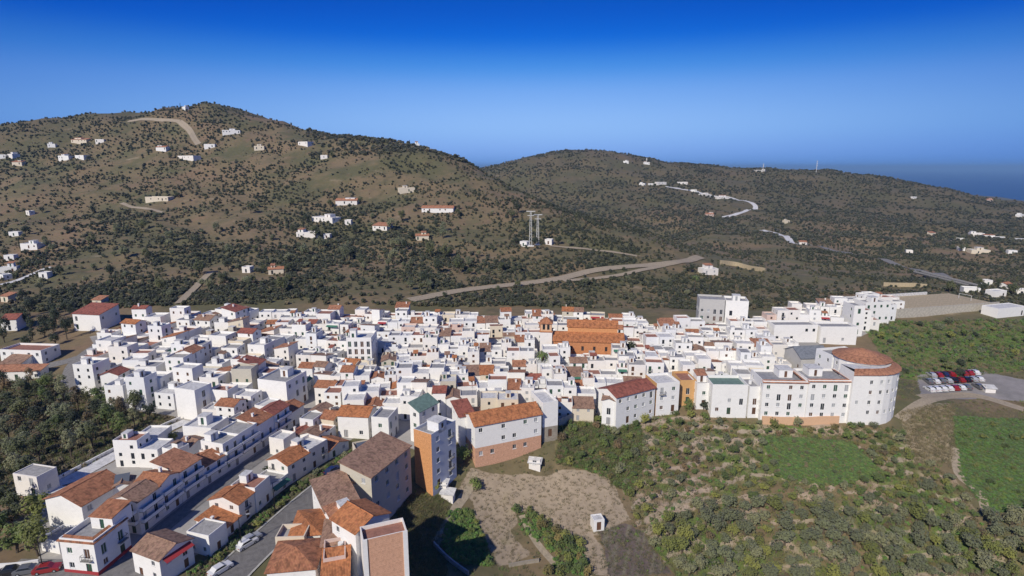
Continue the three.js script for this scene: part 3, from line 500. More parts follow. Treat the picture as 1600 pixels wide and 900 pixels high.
fronting([527, 648], [575, 652], 6.5, 7, { ...near1, roof: 'gableX', roofM: M.tileD, skip: .5, label: 'white house with orange tile roof at the top of the road' });
fronting([580, 656], [607, 658], 6.5, 7, { ...near1, roof: 'flat', floorM: M.terraceGrey, front2: 'r', label: 'white cube house beside the shaded alley near the road end' });
fronting([640, 640], [655, 645], 9, [690, 628], { ...near1, roof: 'shedR', roofM: M.terraceGreen, front2: 'r', label: 'house with a green sheeted roof behind the brick-sided apartment block' });
// the road's right bank
fronting([580, 754], [641, 698], 12, 8, { ...near1, name: 'apartment_block', category: 'apartment block', fh: 3, roof: 'shed', roofM: M.tileC, rise: 1.8, wall: M.beige, noDoor: true, pitch: 3.2, skip: .12, label: 'long beige apartment block with scattered windows and a brown roof' });
fronting([674, 693], [712, 664], 14, 5.5, { ...near1, name: 'apartment_block', category: 'apartment block', fh: 2.8, roof: 'flat', par: .8, floorM: M.terraceGrey, wall: M.white2, faceM: { l: M.brickOchre }, blank: 'l', balcony: .8, full: .5, pitch: 2.9, base: 4, hut: { x: -.4, z: 1, w: 3, d: 3.5, h: 2.5 }, label: 'white apartment block with a blank orange brick end wall' });
fronting([742, 677], [846, 648], 9.6, 8, { ...near1, name: 'apartment_block', category: 'apartment block', fh: 3.2, roof: 'gableX', rise: 1.7, roofM: M.tileD, lower: { h: 3.3, m: M.brickPale }, base: 6, skip: .25, noDoor: true, label: 'long white block on a pink brick lower storey, with an orange roof' });
fronting([848, 641], [872, 637], 9.5, 9, { ...near1, name: 'tall_house', roof: 'flat', floorM: M.terraceWhite, lower: { h: 3, m: M.stone }, base: 6, label: 'tall narrow white house on a stone base beside the green slope' });
fronting([718, 655], [742, 650], 8, 7, { ...near1, roof: 'shed', roofM: M.tileE, base: 6, label: 'white house with a dark red roof left of the long pink based block' });
// lower middle cluster
fronting([566, 842], [637, 847], 15, [640, 826], { ...near1, name: 'brick_building', category: 'apartment block', fh: 3, roof: 'flat', par: .7, floorM: M.terraceRed, wall: M.white3, faceM: { f: M.brickPale }, skip: .85, noDoor: true, base: 5, front2: 'r', pilasters: true, label: 'tall building with a pale brick front and red roof terrace at the bottom edge' });
fronting([555, 832], [609, 817], 13, 7, { ...near1, roof: 'gableZ', roofM: M.tileD, blank: 'f', base: 5, label: 'white gabled house with orange roof directly behind the pale brick building' });
fronting([508, 797], [562, 791], 9, 9.5, { ...near1, roof: 'shed', roofM: M.tileC, base: 4, label: 'house under a broad brown tile roof beside the road bend' });
fronting([520, 811], [552, 806], 9.5, 4, { ...near1, roof: 'shed', roofM: M.tileB, base: 4, hut: { x: 1, z: 0, w: 2, d: 2, h: 2 }, label: 'small house with a red tile roof below the broad brown roof' });
fronting([530, 762], [562, 757], 9, 7, { ...near1, roof: 'gableX', roofM: M.tileC, wall: M.cream, base: 4, label: 'cream house with brown roof between the road and the long beige block' });
fronting([560, 720], [590, 716], 9, 7, { ...near1, roof: 'flat', floorM: M.terraceGrey, wall: M.cream, panelArray: true, base: 4, label: 'cream house with a blue-grey roof panel at the head of the beige block' });
fronting([452, 835], [500, 833], 7, 8, { ...near1, roof: 'hip', roofM: M.tileD, label: 'house with an orange hipped roof right of the road' });
fronting([430, 846], [476, 846], 6.5, 4, { ...near1, roof: 'flat', floorM: M.concrete, wall: M.cream, skip: .7, label: 'cream flat-roofed house between two orange hipped roofs' });
fronting([416, 892], [493, 891], 7, 8, { ...near1, roof: 'hip', roofM: M.tileA, balcony: .5, full: .6, label: 'white house with a wide hipped roof at the bottom edge by the road' });
fronting([502, 850], [539, 850], 8, 8, { ...near1, roof: 'hip', roofM: M.tileC, skip: .6, label: 'house with a brown pyramid roof in the lower middle cluster' });
fronting([505, 882], [541, 881], 8, 5.5, { ...near1, roof: 'flat', floorM: M.terraceGrey, par: 1, wall: M.pink, tank: [1, -1], label: 'pinkish house with a cluttered roof terrace in the lower middle cluster' });
fronting([503, 905], [545, 905], 8, 6, { ...near1, roof: 'shed', roofM: M.tileD, label: 'house with an orange roof cut off by the bottom edge' });
// the front edge above the gardens
const edge = { ...near1, base: 6, fh: 2.9 };
fronting([941, 626], [962, 632], 7.5, 9, { ...edge, roof: 'gableZ', roofM: M.tileC, blank: '', label: 'white gabled house at the top of the green slope, left end of the garden front' });
fronting([963, 628], [1024, 608], 9, 8, { ...edge, roof: 'gableX', roofM: M.tileE, label: 'white three-storey house with a red roof on the garden front' });
fronting([1026, 607], [1062, 603], 8.8, 8, { ...edge, roof: 'flat', floorM: M.terraceWhite, balcony: .7, full: .5, faceM: { l: M.ochre }, label: 'white flat-roofed house with an ochre side wall on the garden front' });
fronting([1063, 601], [1088, 600], 7, 8, { ...edge, roof: 'flat', wall: M.ochre, floorM: M.terraceRed, label: 'orange house on the garden front' });
fronting([1089, 606], [1112, 606], 7, 8, { ...edge, roof: 'flat', hut: { w: 3, d: 3, tiled: true }, label: 'white house right of the orange house, with a tiled stair hut' });
fronting([1113, 610], [1169, 611], 8.6, 8, { ...edge, roof: 'flat', floorM: M.terraceGreen, par: .9, balcony: .6, full: .4, label: 'wide white house with a greenish terrace on the garden front' });
fronting([1171, 613], [1190, 613], 8.2, 8, { ...edge, roof: 'flat', tank: [0, 0], label: 'narrow white house beside the long apartment row' });
fronting([1192, 606], [1262, 607], 11, 10, { ...edge, name: 'apartment_block', category: 'apartment block', fh: 2.75, roof: 'skirt', roofM: M.tileB, hut: { x: 2, z: -2, w: 4, d: 4 }, noDoor: true, skip: .08, label: 'long white apartment row with tiled eaves, its left half' });
fronting([1263, 605], [1332, 603], 11.6, 10, { ...edge, name: 'apartment_block', category: 'apartment block', fh: 2.9, roof: 'skirt', roofM: M.tileB, hut: { x: -2, z: -2, w: 4, d: 4 }, noDoor: true, skip: .08, label: 'long white apartment row with tiled eaves, its right half' });
{ // the curved apartment building that closes the garden front on the right
  const a = at(1333, 597, 13.4), b = at(1372, 597, 13.4), cx = b[0], cz = b[1] - 11.5, y = H(cx, cz) - .3, rad = 11.5, h = 13.4;
  const g = thing('curved_building', 'tall white apartment building with a rounded end, right end of the garden front', 'apartment block', [cx, y, cz]);
  const outline = [[a[0] - cx, 11.5]]; for (let i = 0; i <= 14; i++) { const t = Math.PI / 2 - i / 14 * Math.PI * .95; outline.push([Math.cos(t) * rad, Math.sin(t) * rad]); }
  const inner = outline.map(([x, z], i) => i === 0 ? [x, z - 7] : [x * .42, z * .42]);
  const body = new Geo(), panes = [], roof = new Geo(), floor = new Geo();
  for (let i = 0; i < outline.length - 1; i++) {
    const p = outline[i], q = outline[i + 1], dx = q[0] - p[0], dz = q[1] - p[1], w = Math.hypot(dx, dz), U = [dx / w, 0, dz / w], Nn = [-dz / w, 0, dx / w];
    const ops = openings(w, 4, 3.1, { pitch: 2.4, noDoor: true, skip: .3, full: 0 }, false);
    facade(body, panes, [p[0], 0, p[1]], U, Nn, w, -6, h, ops);
    const pi = inner[i], qi = inner[i + 1], di = Math.hypot(qi[0] - pi[0], qi[1] - pi[1]);
    facade(body, panes, [qi[0], 0, qi[1]], [(pi[0] - qi[0]) / di, 0, (pi[1] - qi[1]) / di], [-Nn[0], 0, -Nn[2]], di, -2, h, openings(di, 4, 3.1, { pitch: 2.4, noDoor: true, skip: .2, full: 0 }, false));
    const o = 1.05, m = .8; // sloping tiled rim outside, terrace floor inside
    const lo = (v) => [v[0] + (v[0] - 0) / Math.hypot(...v) * .4, h - .15, v[1] + v[1] / Math.hypot(...v) * .4], hi = (v) => [v[0] * m, h + .9, v[1] * m];
    roof.slab([lo(p), lo(q), hi(q), hi(p)], .14);
    floor.quad([p[0] * m, h + .7, p[1] * m], [q[0] * m, h + .7, q[1] * m], [qi[0], h + .7, qi[1]], [pi[0], h + .7, pi[1]]);
    floor.quad([pi[0], h - .1, pi[1]], [qi[0], h - .1, qi[1]], [qi[0], h + .7, qi[1]], [pi[0], h + .7, pi[1]]);
  }
  for (const [p, q] of [[inner[0], outline[0]], [outline[15], inner[15]]]) { const w = Math.hypot(q[0] - p[0], q[1] - p[1]); body.quad([p[0], -6, p[1]], [q[0], -6, q[1]], [q[0], h + .7, q[1]], [p[0], h + .7, p[1]]); }
  mesh('wall', body.build(), M.white, g); mesh('roof', roof.build(), M.tileB, g); mesh('terrace', floor.build(), M.terraceWhite, g);
  for (const p of panes) { const [f, q] = windowShapes(p.o.w, p.o.h, true), m = mesh('window', f, M.frameWhite, g); m.position.set(...p.mid); m.rotation.y = p.turn; mesh('pane', q, pick(GL), m); }
  taken.push(footprint(cx - 3, cz, 36, 24, 0));
  // higher drum at the back with a fan-shaped orange roof
  const [ex, ez] = at(1372, 553, 18), D = thing('round_building', 'round white building with a fan-shaped orange roof behind the curved apartments', 'building', [ex - 1, H(ex, ez) - .5, ez - 6]), r = 7.6, hh = 16, wl = new Geo(), rf = new Geo(), pn = [];
  for (let i = 0; i < 18; i++) { const t0 = i / 18 * 2 * Math.PI, t1 = (i + 1) / 18 * 2 * Math.PI, p = [Math.sin(t0) * r, Math.cos(t0) * r], q = [Math.sin(t1) * r, Math.cos(t1) * r], w = Math.hypot(q[0] - p[0], q[1] - p[1]); facade(wl, pn, [p[0], 0, p[1]], [(q[0] - p[0]) / w, 0, (q[1] - p[1]) / w], [Math.sin((t0 + t1) / 2), 0, Math.cos((t0 + t1) / 2)], w, -3, hh, i % 2 ? [{ x: w / 2, y: 13, w: 1, h: 1.2 }, { x: w / 2, y: 9.6, w: 1, h: 1.2 }] : []); rf.slab([[p[0] * 1.07, hh - .1, p[1] * 1.07], [q[0] * 1.07, hh - .1, q[1] * 1.07], [0, hh + 2.4, 0]], .16); }
  mesh('wall', wl.build(), M.white, D); mesh('roof', rf.build(), M.tileB, D);
  for (const p of pn) { const [f, q] = windowShapes(1, 1.2, true), m = mesh('window', f, M.frameWhite, D); m.position.set(...p.mid); m.rotation.y = p.turn; mesh('pane', q, M.glass, m); }
  taken.push(footprint(ex - 1, ez - 6, 16, 16, 0));
}
fronting([1300, 562], [1346, 556], 12, 7, { ...near1, name: 'apartment_block', category: 'apartment block', roof: 'flat', floorM: M.terraceGrey, wall: M.white2, noDoor: true, label: 'white block facing the courtyard left of the round orange roofed building' });
fronting([1252, 562], [1298, 560], 7.5, 10, { name: 'sports_hall', category: 'hall', roof: 'gableX', rise: 2.4, roofM: M.metalRoof, wall: M.greyWall, skip: .5, label: 'hall with a dull grey metal roof behind the long apartment row' });
// the parish church
{
  const [x, z] = at(918, 559), y = H(x, z), g = thing('church', 'brick church with orange walls and tiled stepped roofs in the middle of the town', 'church', [x, y, z], -.10), w = 25, d = 12;
  const b = new Geo(), pn = []; const win = (W, n, yy) => Array.from({ length: n }, (_, i) => ({ x: W * (i + .5) / n, y: yy, w: .9, h: 1.7 }));
  facade(b, pn, [-w / 2, 0, d / 2], [1, 0, 0], [0, 0, 1], w, -3, 8.2, win(w, 6, 4.6)); facade(b, pn, [w / 2, 0, d / 2], [0, 0, -1], [1, 0, 0], d, -3, 8.2, win(d, 2, 4.6)); facade(b, pn, [w / 2, 0, -d / 2], [-1, 0, 0], [0, 0, -1], w, -3, 8.2, []); facade(b, pn, [-w / 2, 0, -d / 2], [0, 0, 1], [-1, 0, 0], d, -3, 8.2, []);
  mesh('wall', b.build(), M.brick, g);
  const ns = new Geo(); facade(ns, [], [-w * .3, 0, 1], [1, 0, 0], [0, 0, 1], w * .72, 8, 12.2, []); ns.box(-w * .3, w * .42, 8.2, 12.2, -d / 2 + .5, .99); mesh('nave', ns.build(), M.brickOchre, g);
  const aisle = new Geo(); aisle.slab([[-w / 2 - .3, 8.1, d / 2 + .4], [w / 2 + .3, 8.1, d / 2 + .4], [w / 2 + .3, 10.2, .9], [-w / 2 - .3, 10.2, .9]], .16); aisle.slab([[-w / 2 - .3, 10.2, .85], [-w * .3, 10.2, .85], [-w * .3, 8.2, -d / 2 - .3], [-w / 2 - .3, 8.2, -d / 2 - .3]], .16); mesh('aisle_roof', aisle.build(), M.tileD, g);
  const R2 = tileRoof('gableX', w * .72, d / 2 + .5, 12.2, 1.6), rm = mesh('nave_roof', R2.r.build(), M.tileD, g); rm.position.set(w * .06, 0, -d / 4 + .75);
  const gb = new Geo(); for (const e of R2.ends) gb.tri(...e); const gm = mesh('gable', gb.build(), M.brickOchre, g); gm.position.copy(rm.position);
  for (const p of pn) { const [f, q] = windowShapes(p.o.w, p.o.h, false), m = mesh('window', f, M.frameBrown, g); m.position.set(...p.mid); m.rotation.y = p.turn; mesh('pane', q, M.glass, m); }
  taken.push(footprint(x, z, w + 1, d + 2, -.1));
  const [tx, tz] = [x - 15.4, z + .5], T = thing('church_tower', 'white and brick bell tower at the left end of the orange church', 'tower', [tx, H(tx, tz), tz], -.1), tb = new Geo(), bl = new Geo(), tp = [];
  tb.box(-2.2, 2.2, -3, 11, -2.2, 2.2); mesh('shaft', tb.build(), M.white3, T);
  for (const [O, U, Nn] of [[[-2, 0, 2], [1, 0, 0], [0, 0, 1]], [[2, 0, 2], [0, 0, -1], [1, 0, 0]], [[2, 0, -2], [-1, 0, 0], [0, 0, -1]], [[-2, 0, -2], [0, 0, 1], [-1, 0, 0]]]) facade(bl, tp, O, U, Nn, 4, 11.3, 14.6, [{ x: 1.2, y: 11.8, w: .9, h: 2 }, { x: 2.8, y: 11.8, w: .9, h: 2 }], .4);
  mesh('belfry', bl.build(), M.peach, T); mesh('cornice', new Geo().box(-2.4, 2.4, 11, 11.3, -2.4, 2.4).build(), M.brick, T); mesh('roof', tileRoof('hip', 4, 4, 14.6, 1.7, .4).r.build(), M.tileA, T);
  for (const p of tp) mesh('bell_opening', new Geo().quad(...p.q).build(), M.glass, T);
  taken.push(footprint(tx, tz, 5.5, 5.5, 0));
}
fronting([1093, 472], [1133, 474], 11.5, 9, { name: 'apartment_block', category: 'apartment block', detail: 1, roof: 'flat', wall: M.greyWall, floorM: M.terraceGrey, noDoor: true, skip: .02, pitch: 2.3, full: .6, fh: 2.9, label: 'grey striped apartment block at the back of the town, its left part' });
fronting([1134, 474], [1170, 476], 11.2, 9, { name: 'apartment_block', category: 'apartment block', roof: 'flat', wall: M.white, floorM: M.terraceGrey, noDoor: true, skip: .5, hut: { w: 3, d: 3 }, label: 'white apartment block joined to the grey striped block behind the town' });
fronting([1335, 481], [1352, 482], 11.5, 8, { name: 'tall_house', roof: 'flat', front2: 'r', label: 'tall white house standing up near the sports ground' });
fronting([1353, 476], [1392, 478], 8, 8, { roof: 'flat', hut: { w: 3, d: 3 }, label: 'wide white house between the tall house and the sports ground' });
fronting([1210, 512], [1278, 512], 6, 7, { roof: 'flat', name: 'long_house', skip: .5, label: 'long plain white building below the upper right houses' });
fronting([1283, 514], [1340, 516], 6, 7, { roof: 'flat', name: 'long_house', skip: .6, label: 'long plain white building above the grey hall' });
{ // white two-towered chapel front in the left half of the town
  const o = fronting([541, 533], [580, 533], 11, 9, { detail: 1, name: 'chapel', category: 'church', roof: 'flat', floorM: M.terraceWhite, hut: { x: -2.2, z: 2.4, w: 2.2, d: 2.2, h: 3.2 },  pitch: 1.9, skip: .1, full: .8, noDoor: true, label: 'tall white chapel front with narrow upright windows in the left half of town' });
}
// left side above the wood
fronting([0, 571], [33, 568], 4, 6, { ...near1, roof: 'shed', roofM: M.tileC, base: 4, label: 'low house with a brown roof at the left edge, nearest the wood' });
fronting([-30, 584], [62, 575], 3.6, 4, { ...near1, name: 'arcade', category: 'shelter', roof: 'shed', roofM: M.tileB, base: 4, full: .1, label: 'long low arcade with a terracotta roof at the left edge' });
fronting([0, 552], [64, 551], 5, 8, { ...near1, name: 'long_house', roof: 'flat', floorM: M.terraceRed, label: 'long white flat-roofed building above the arcade at the left edge' });
fronting([113, 492], [155, 492], 7, 10, { ...near1, roof: 'shed', roofM: M.tileE, skip: .7, label: 'white house with a red roof beside the dark trees at upper left' });
fronting([0, 500], [25, 499], 5, 8, { roof: 'gableX', roofM: M.tileE, label: 'house with a red roof behind the dark trees at the left edge' });

// ------------------------------------------------------------------ rows of terraced houses along the front lanes
const wallsMix = () => { const r = rnd(); return r < .52 ? M.white : r < .74 ? M.white2 : r < .93 ? M.white3 : r < .96 ? M.cream : r < .975 ? M.pink : M.beige; };
const wallWord = (m) => m === M.cream ? 'cream' : m === M.pink ? 'pinkish' : m === M.beige ? 'beige' : m === M.white3 ? 'warm white' : m === M.white2 ? 'cool white' : 'white';
const tiles = [[M.tileA, 'terracotta'], [M.tileC, 'brown'], [M.tileA, 'terracotta'], [M.tileB, 'red-brown'], [M.tileC, 'brown'], [M.tileD, 'orange'], [M.tileE, 'dark red']];
const floors = [[M.terraceGrey, 'grey'], [M.terraceWhite, 'white'], [M.terraceRed, 'reddish'], [M.concrete, 'concrete'], [M.terraceWhite, 'white'], [M.terraceWhite, 'white']];
const NTH = ['first', 'second', 'third', 'fourth', 'fifth', 'sixth', 'seventh', 'eighth', 'ninth', 'tenth', 'eleventh', 'twelfth', 'thirteenth', 'fourteenth', 'fifteenth', 'sixteenth', 'seventeenth', 'eighteenth', 'nineteenth', 'twentieth'];
const nth = (k) => k < 20 ? NTH[k] : k < 29 ? 'twenty-' + NTH[k - 20] : k === 29 ? 'thirtieth' : k < 39 ? 'thirty-' + NTH[k - 30] : k === 39 ? 'fortieth' : k < 49 ? 'forty-' + NTH[k - 40] : k === 49 ? 'fiftieth' : 'fifty-' + NTH[(k - 50) % 9];
const NUM = ['', 'one', 'two', 'three', 'four', 'five'];
function randomHouse(w, d, tiled) { // the looks of an ordinary house
  const wall = wallsMix(), flat = rnd() > tiled, o = { wall, par: R(.35, 1.05), balcony: rnd() < .35 ? .7 : 0, full: R(.1, .5), skip: R(.05, .3) };
  let words;
  if (flat) {
    const [f, fw] = pick(floors); o.roof = 'flat'; o.floorM = f; words = `${fw} terrace`;
    if (rnd() < .42) o.hut = { x: R(-.5, .5) * (w - 2.8), z: R(-.5, 0) * (d - 3), w: R(1.7, Math.min(2.8, w - .8)), d: R(1.8, 2.8), h: R(1.7, 2.3), tiled: rnd() < .2 };
    if (o.hut) words += ' with hut';
    if (rnd() < .12) o.tank = [R(-.3, .3) * w, R(0, .35) * d];
    if (rnd() < .3) o.antenna = R(-.35, .35) * w;
    o.roofM = pick(tiles)[0];
  } else { const [t, tw] = pick(tiles); o.roofM = t; o.roof = rnd() < .45 ? 'shed' : rnd() < .7 ? 'gableX' : 'gableZ'; words = `${tw} ${o.roof === 'shed' ? 'lean-to' : 'gable'} roof`; if (rnd() < .5) o.chimney = [R(-.3, .3) * w, R(-.4, 0) * d]; }
  if (rnd() < .03) o.awning = pick([M.awningRed, M.awningGreen]);
  o.words = words; return o;
}
function row(pts, o) { // fronts along a line of world points; the fronts look to the right of the way
  const c = new THREE.CatmullRomCurve3(pts.map(([x, z]) => new THREE.Vector3(x, 0, z)), false, 'centripetal'), L = c.getLength(); let s = 0, k = 0;
  while (s < L - 3) {
    const w = Math.min(R(...o.w), L - s), p = c.getPointAt(Math.min(1, (s + w / 2) / L)), t = c.getTangentAt(Math.min(1, (s + w / 2) / L)), d = R(...o.d), rot = Math.atan2(-t.z, t.x), nx = Math.sin(rot), nzz = Math.cos(rot), back = R(0, .25);
    const x = p.x - nx * (d / 2 + back), z = p.z - nzz * (d / 2 + back), f = footprint(x, z, w - .8, d - .8, rot);
    if (free(f)) { const fl = o.fl[Math.floor(rnd() * o.fl.length)], sc = o.scale ?? 1, q = randomHouse(w / sc, d / sc, o.tiled); const h = fl * 2.9 + R(-.2, .4); house({ ...near1, x, z, w: w / sc - .06, d: d / sc, scale: sc, rot, fl, fh: 2.9, h, base: 4, front2: 'l', group: o.group, ...q, ...(o.look ?? {}), label: `${NUM[fl]}-storey ${wallWord(q.wall)} house, ${q.words}, ${nth(k)} ${o.where}` }); k++; }
    s += w;
  }
}
row(marks([[222, 836], [300, 775], [395, 712], [480, 652]]), { scale: .82, w: [5, 7.4], d: [5.8, 7], fl: [3, 3, 3, 2], tiled: .8, look: { balcony: 1, full: .9, longBalcony: true, skip: .04 }, group: 'terraced houses above the lane', where: 'from below in the upper lane row' });
row(marks([[255, 915], [330, 862], [400, 803], [440, 768], [500, 728], [572, 686]]), { scale: .82, w: [4.8, 7.6], d: [5.6, 7.2], fl: [1, 2, 2, 2, 3], tiled: .65, look: { balcony: .6, full: .5 }, group: 'terraced houses along the main road', where: 'from below in the main road row' });
// the rest of the town: rows that follow the slope
function fill(area, o) {
  const ca = Math.cos(o.angle), sa = Math.sin(o.angle); let r = 0;
  for (let v = o.v0; v < o.v1; v += o.pitch) {
    let k = 0, any = false;
    for (let u = o.u0; u < o.u1;) {
      const w = R(...o.w), d = R(...o.d), gap = rnd() < (o.gap ?? .1) ? R(1.2, 3) : 0, um = u + w / 2, bend = nz(um / 70, v / 50) * 7 + nz(um / 22, v / 30, 4) * 1.6, slope = (nz((um + 1) / 70, v / 50) * 7 + nz((um + 1) / 22, v / 30, 4) * 1.6 - bend), vv = v + bend;
      const x = um * ca + vv * sa, z = -um * sa + vv * ca, rot = o.angle + Math.atan(-slope) + R(-.02, .02) + (o.face ?? 0);
      u += w + gap;
      if (!inside(area, x, z)) continue;
      const sc = o.scale ?? 1, jit = R(-.5, .5), px = x + Math.sin(rot) * jit, pz = z + Math.cos(rot) * jit, f = footprint(px, pz, w - (o.slack ?? 1.3), d - (o.slack ?? 1.3), rot);
      if (!free(f)) continue;
      const fl = o.fl[Math.floor(rnd() * o.fl.length)], W = w / sc, D = d / sc, q = randomHouse(W, D, o.tiled), dist = Math.hypot(px, pz), turned = (q.roof === 'shed' && rnd() < .45) || rnd() < .1;
      house({ x: px, z: pz, w: W - .06, d: D, rot: rot + (turned ? Math.PI : 0), fl, h: fl * 2.65 + R(-.3, .6), fh: 2.65, base: 4, scale: sc, group: o.group, detail: dist < (o.near ?? 0) ? 1 : 0, name: q.roof === 'flat' ? (q.hut ? 'house_with_stair_hut' : 'flat_roofed_house') : 'tiled_house', category: q.roof === 'flat' ? (q.hut ? 'terrace house' : 'town house') : 'house', ...q, label: `${NUM[fl]}-storey ${wallWord(q.wall)} house, ${q.words}, ${nth(r)} ${o.where[0]}, ${nth(k)} from ${o.where[1]}` });
      k++; any = true;
    }
    if (any) r++;
  }
  return r;
}
const leftTown = poly([[140, 526], [230, 511], [300, 506], [400, 504], [440, 530], [470, 600], [480, 640], [400, 650], [300, 655], [270, 648], [190, 640], [138, 610], [135, 572], [150, 547]]);
const lowTown = poly([[62, 895], [75, 845], [128, 818], [235, 760], [300, 690], [400, 655], [480, 640], [540, 660], [575, 690], [500, 722], [420, 780], [330, 858], [270, 899]]);
const n0 = taken.length;
fill(lowTown, { angle: 1.28, u0: -60, u1: 220, v0: -200, v1: 60, pitch: 5.4, w: [3.6, 6], d: [3.8, 5.2], scale: .82, slack: 1.3, fl: [1, 1, 2, 2], tiled: .6, near: 400, gap: .06, group: 'small houses in the yards between the lanes', where: ['yard row from left', 'below'] });
fill(leftTown, { angle: Math.PI / 2 - .12, u0: 100, u1: 330, v0: -260, v1: 30, pitch: 8.6, w: [4.2, 7.2], d: [5.6, 7], scale: .86, fl: [2, 2, 3, 3, 4], tiled: .2, gap: .12, group: 'houses of the left quarter', where: ['left-quarter lane from left', 'below'] });
fill(AREA.town, { angle: -.03, u0: -190, u1: 230, v0: -320, v1: -120, pitch: 6.9, w: [3.4, 6.2], d: [4.7, 6], scale: .76, slack: .9, fl: [2, 2, 3, 3, 3, 4], tiled: .17, near: 0, gap: .05, group: 'houses of the old town', where: ['old-town row from back', 'left'] });
console.log('houses', taken.length, 'filled', taken.length - n0);

// ------------------------------------------------------------------ villas scattered over the hills
const villas = [];
function villa(px, py, wpx, roof, label, o = {}) {
  const [x, z] = at(px, py), m = wpx * -z / FPX * 1.02, w = Math.max(5, m), d = Math.min(9, Math.max(4.5, w * .6)), fl = o.fl ?? 1, t = roof === 'flat' ? {} : { roofM: o.roofM ?? M.tileB };
  villas.push([x, z, w]);
  if (w > 8 && rnd() < .7) { const hw = w * R(.25, .5); t.hut = { x: R(-.5, .5) * (w - hw), z: -d * .12, w: hw, d: d * .6, h: R(2, 2.7), tiled: rnd() < .4 }; }
  house({ x, z, w, d, rot: o.rot ?? R(-.6, .4), fl, fh: 2.9, par: R(.15, .5), h: 3.1, roof, base: 5, skip: R(.25, .6), pitch: R(2.6, 4), noDoor: false, wall: o.wall ?? (/white/.test(label) ? pick([M.white, M.white, M.white3]) : pick([M.white3, M.cream])), floorM: M.terraceWhite, name: 'villa', category: 'villa', group: 'villas on the hills', label, ...t });
}
const V = (l) => l.forEach(([px, py, w, roof, label, o]) => villa(px, py, w, roof, label, o));
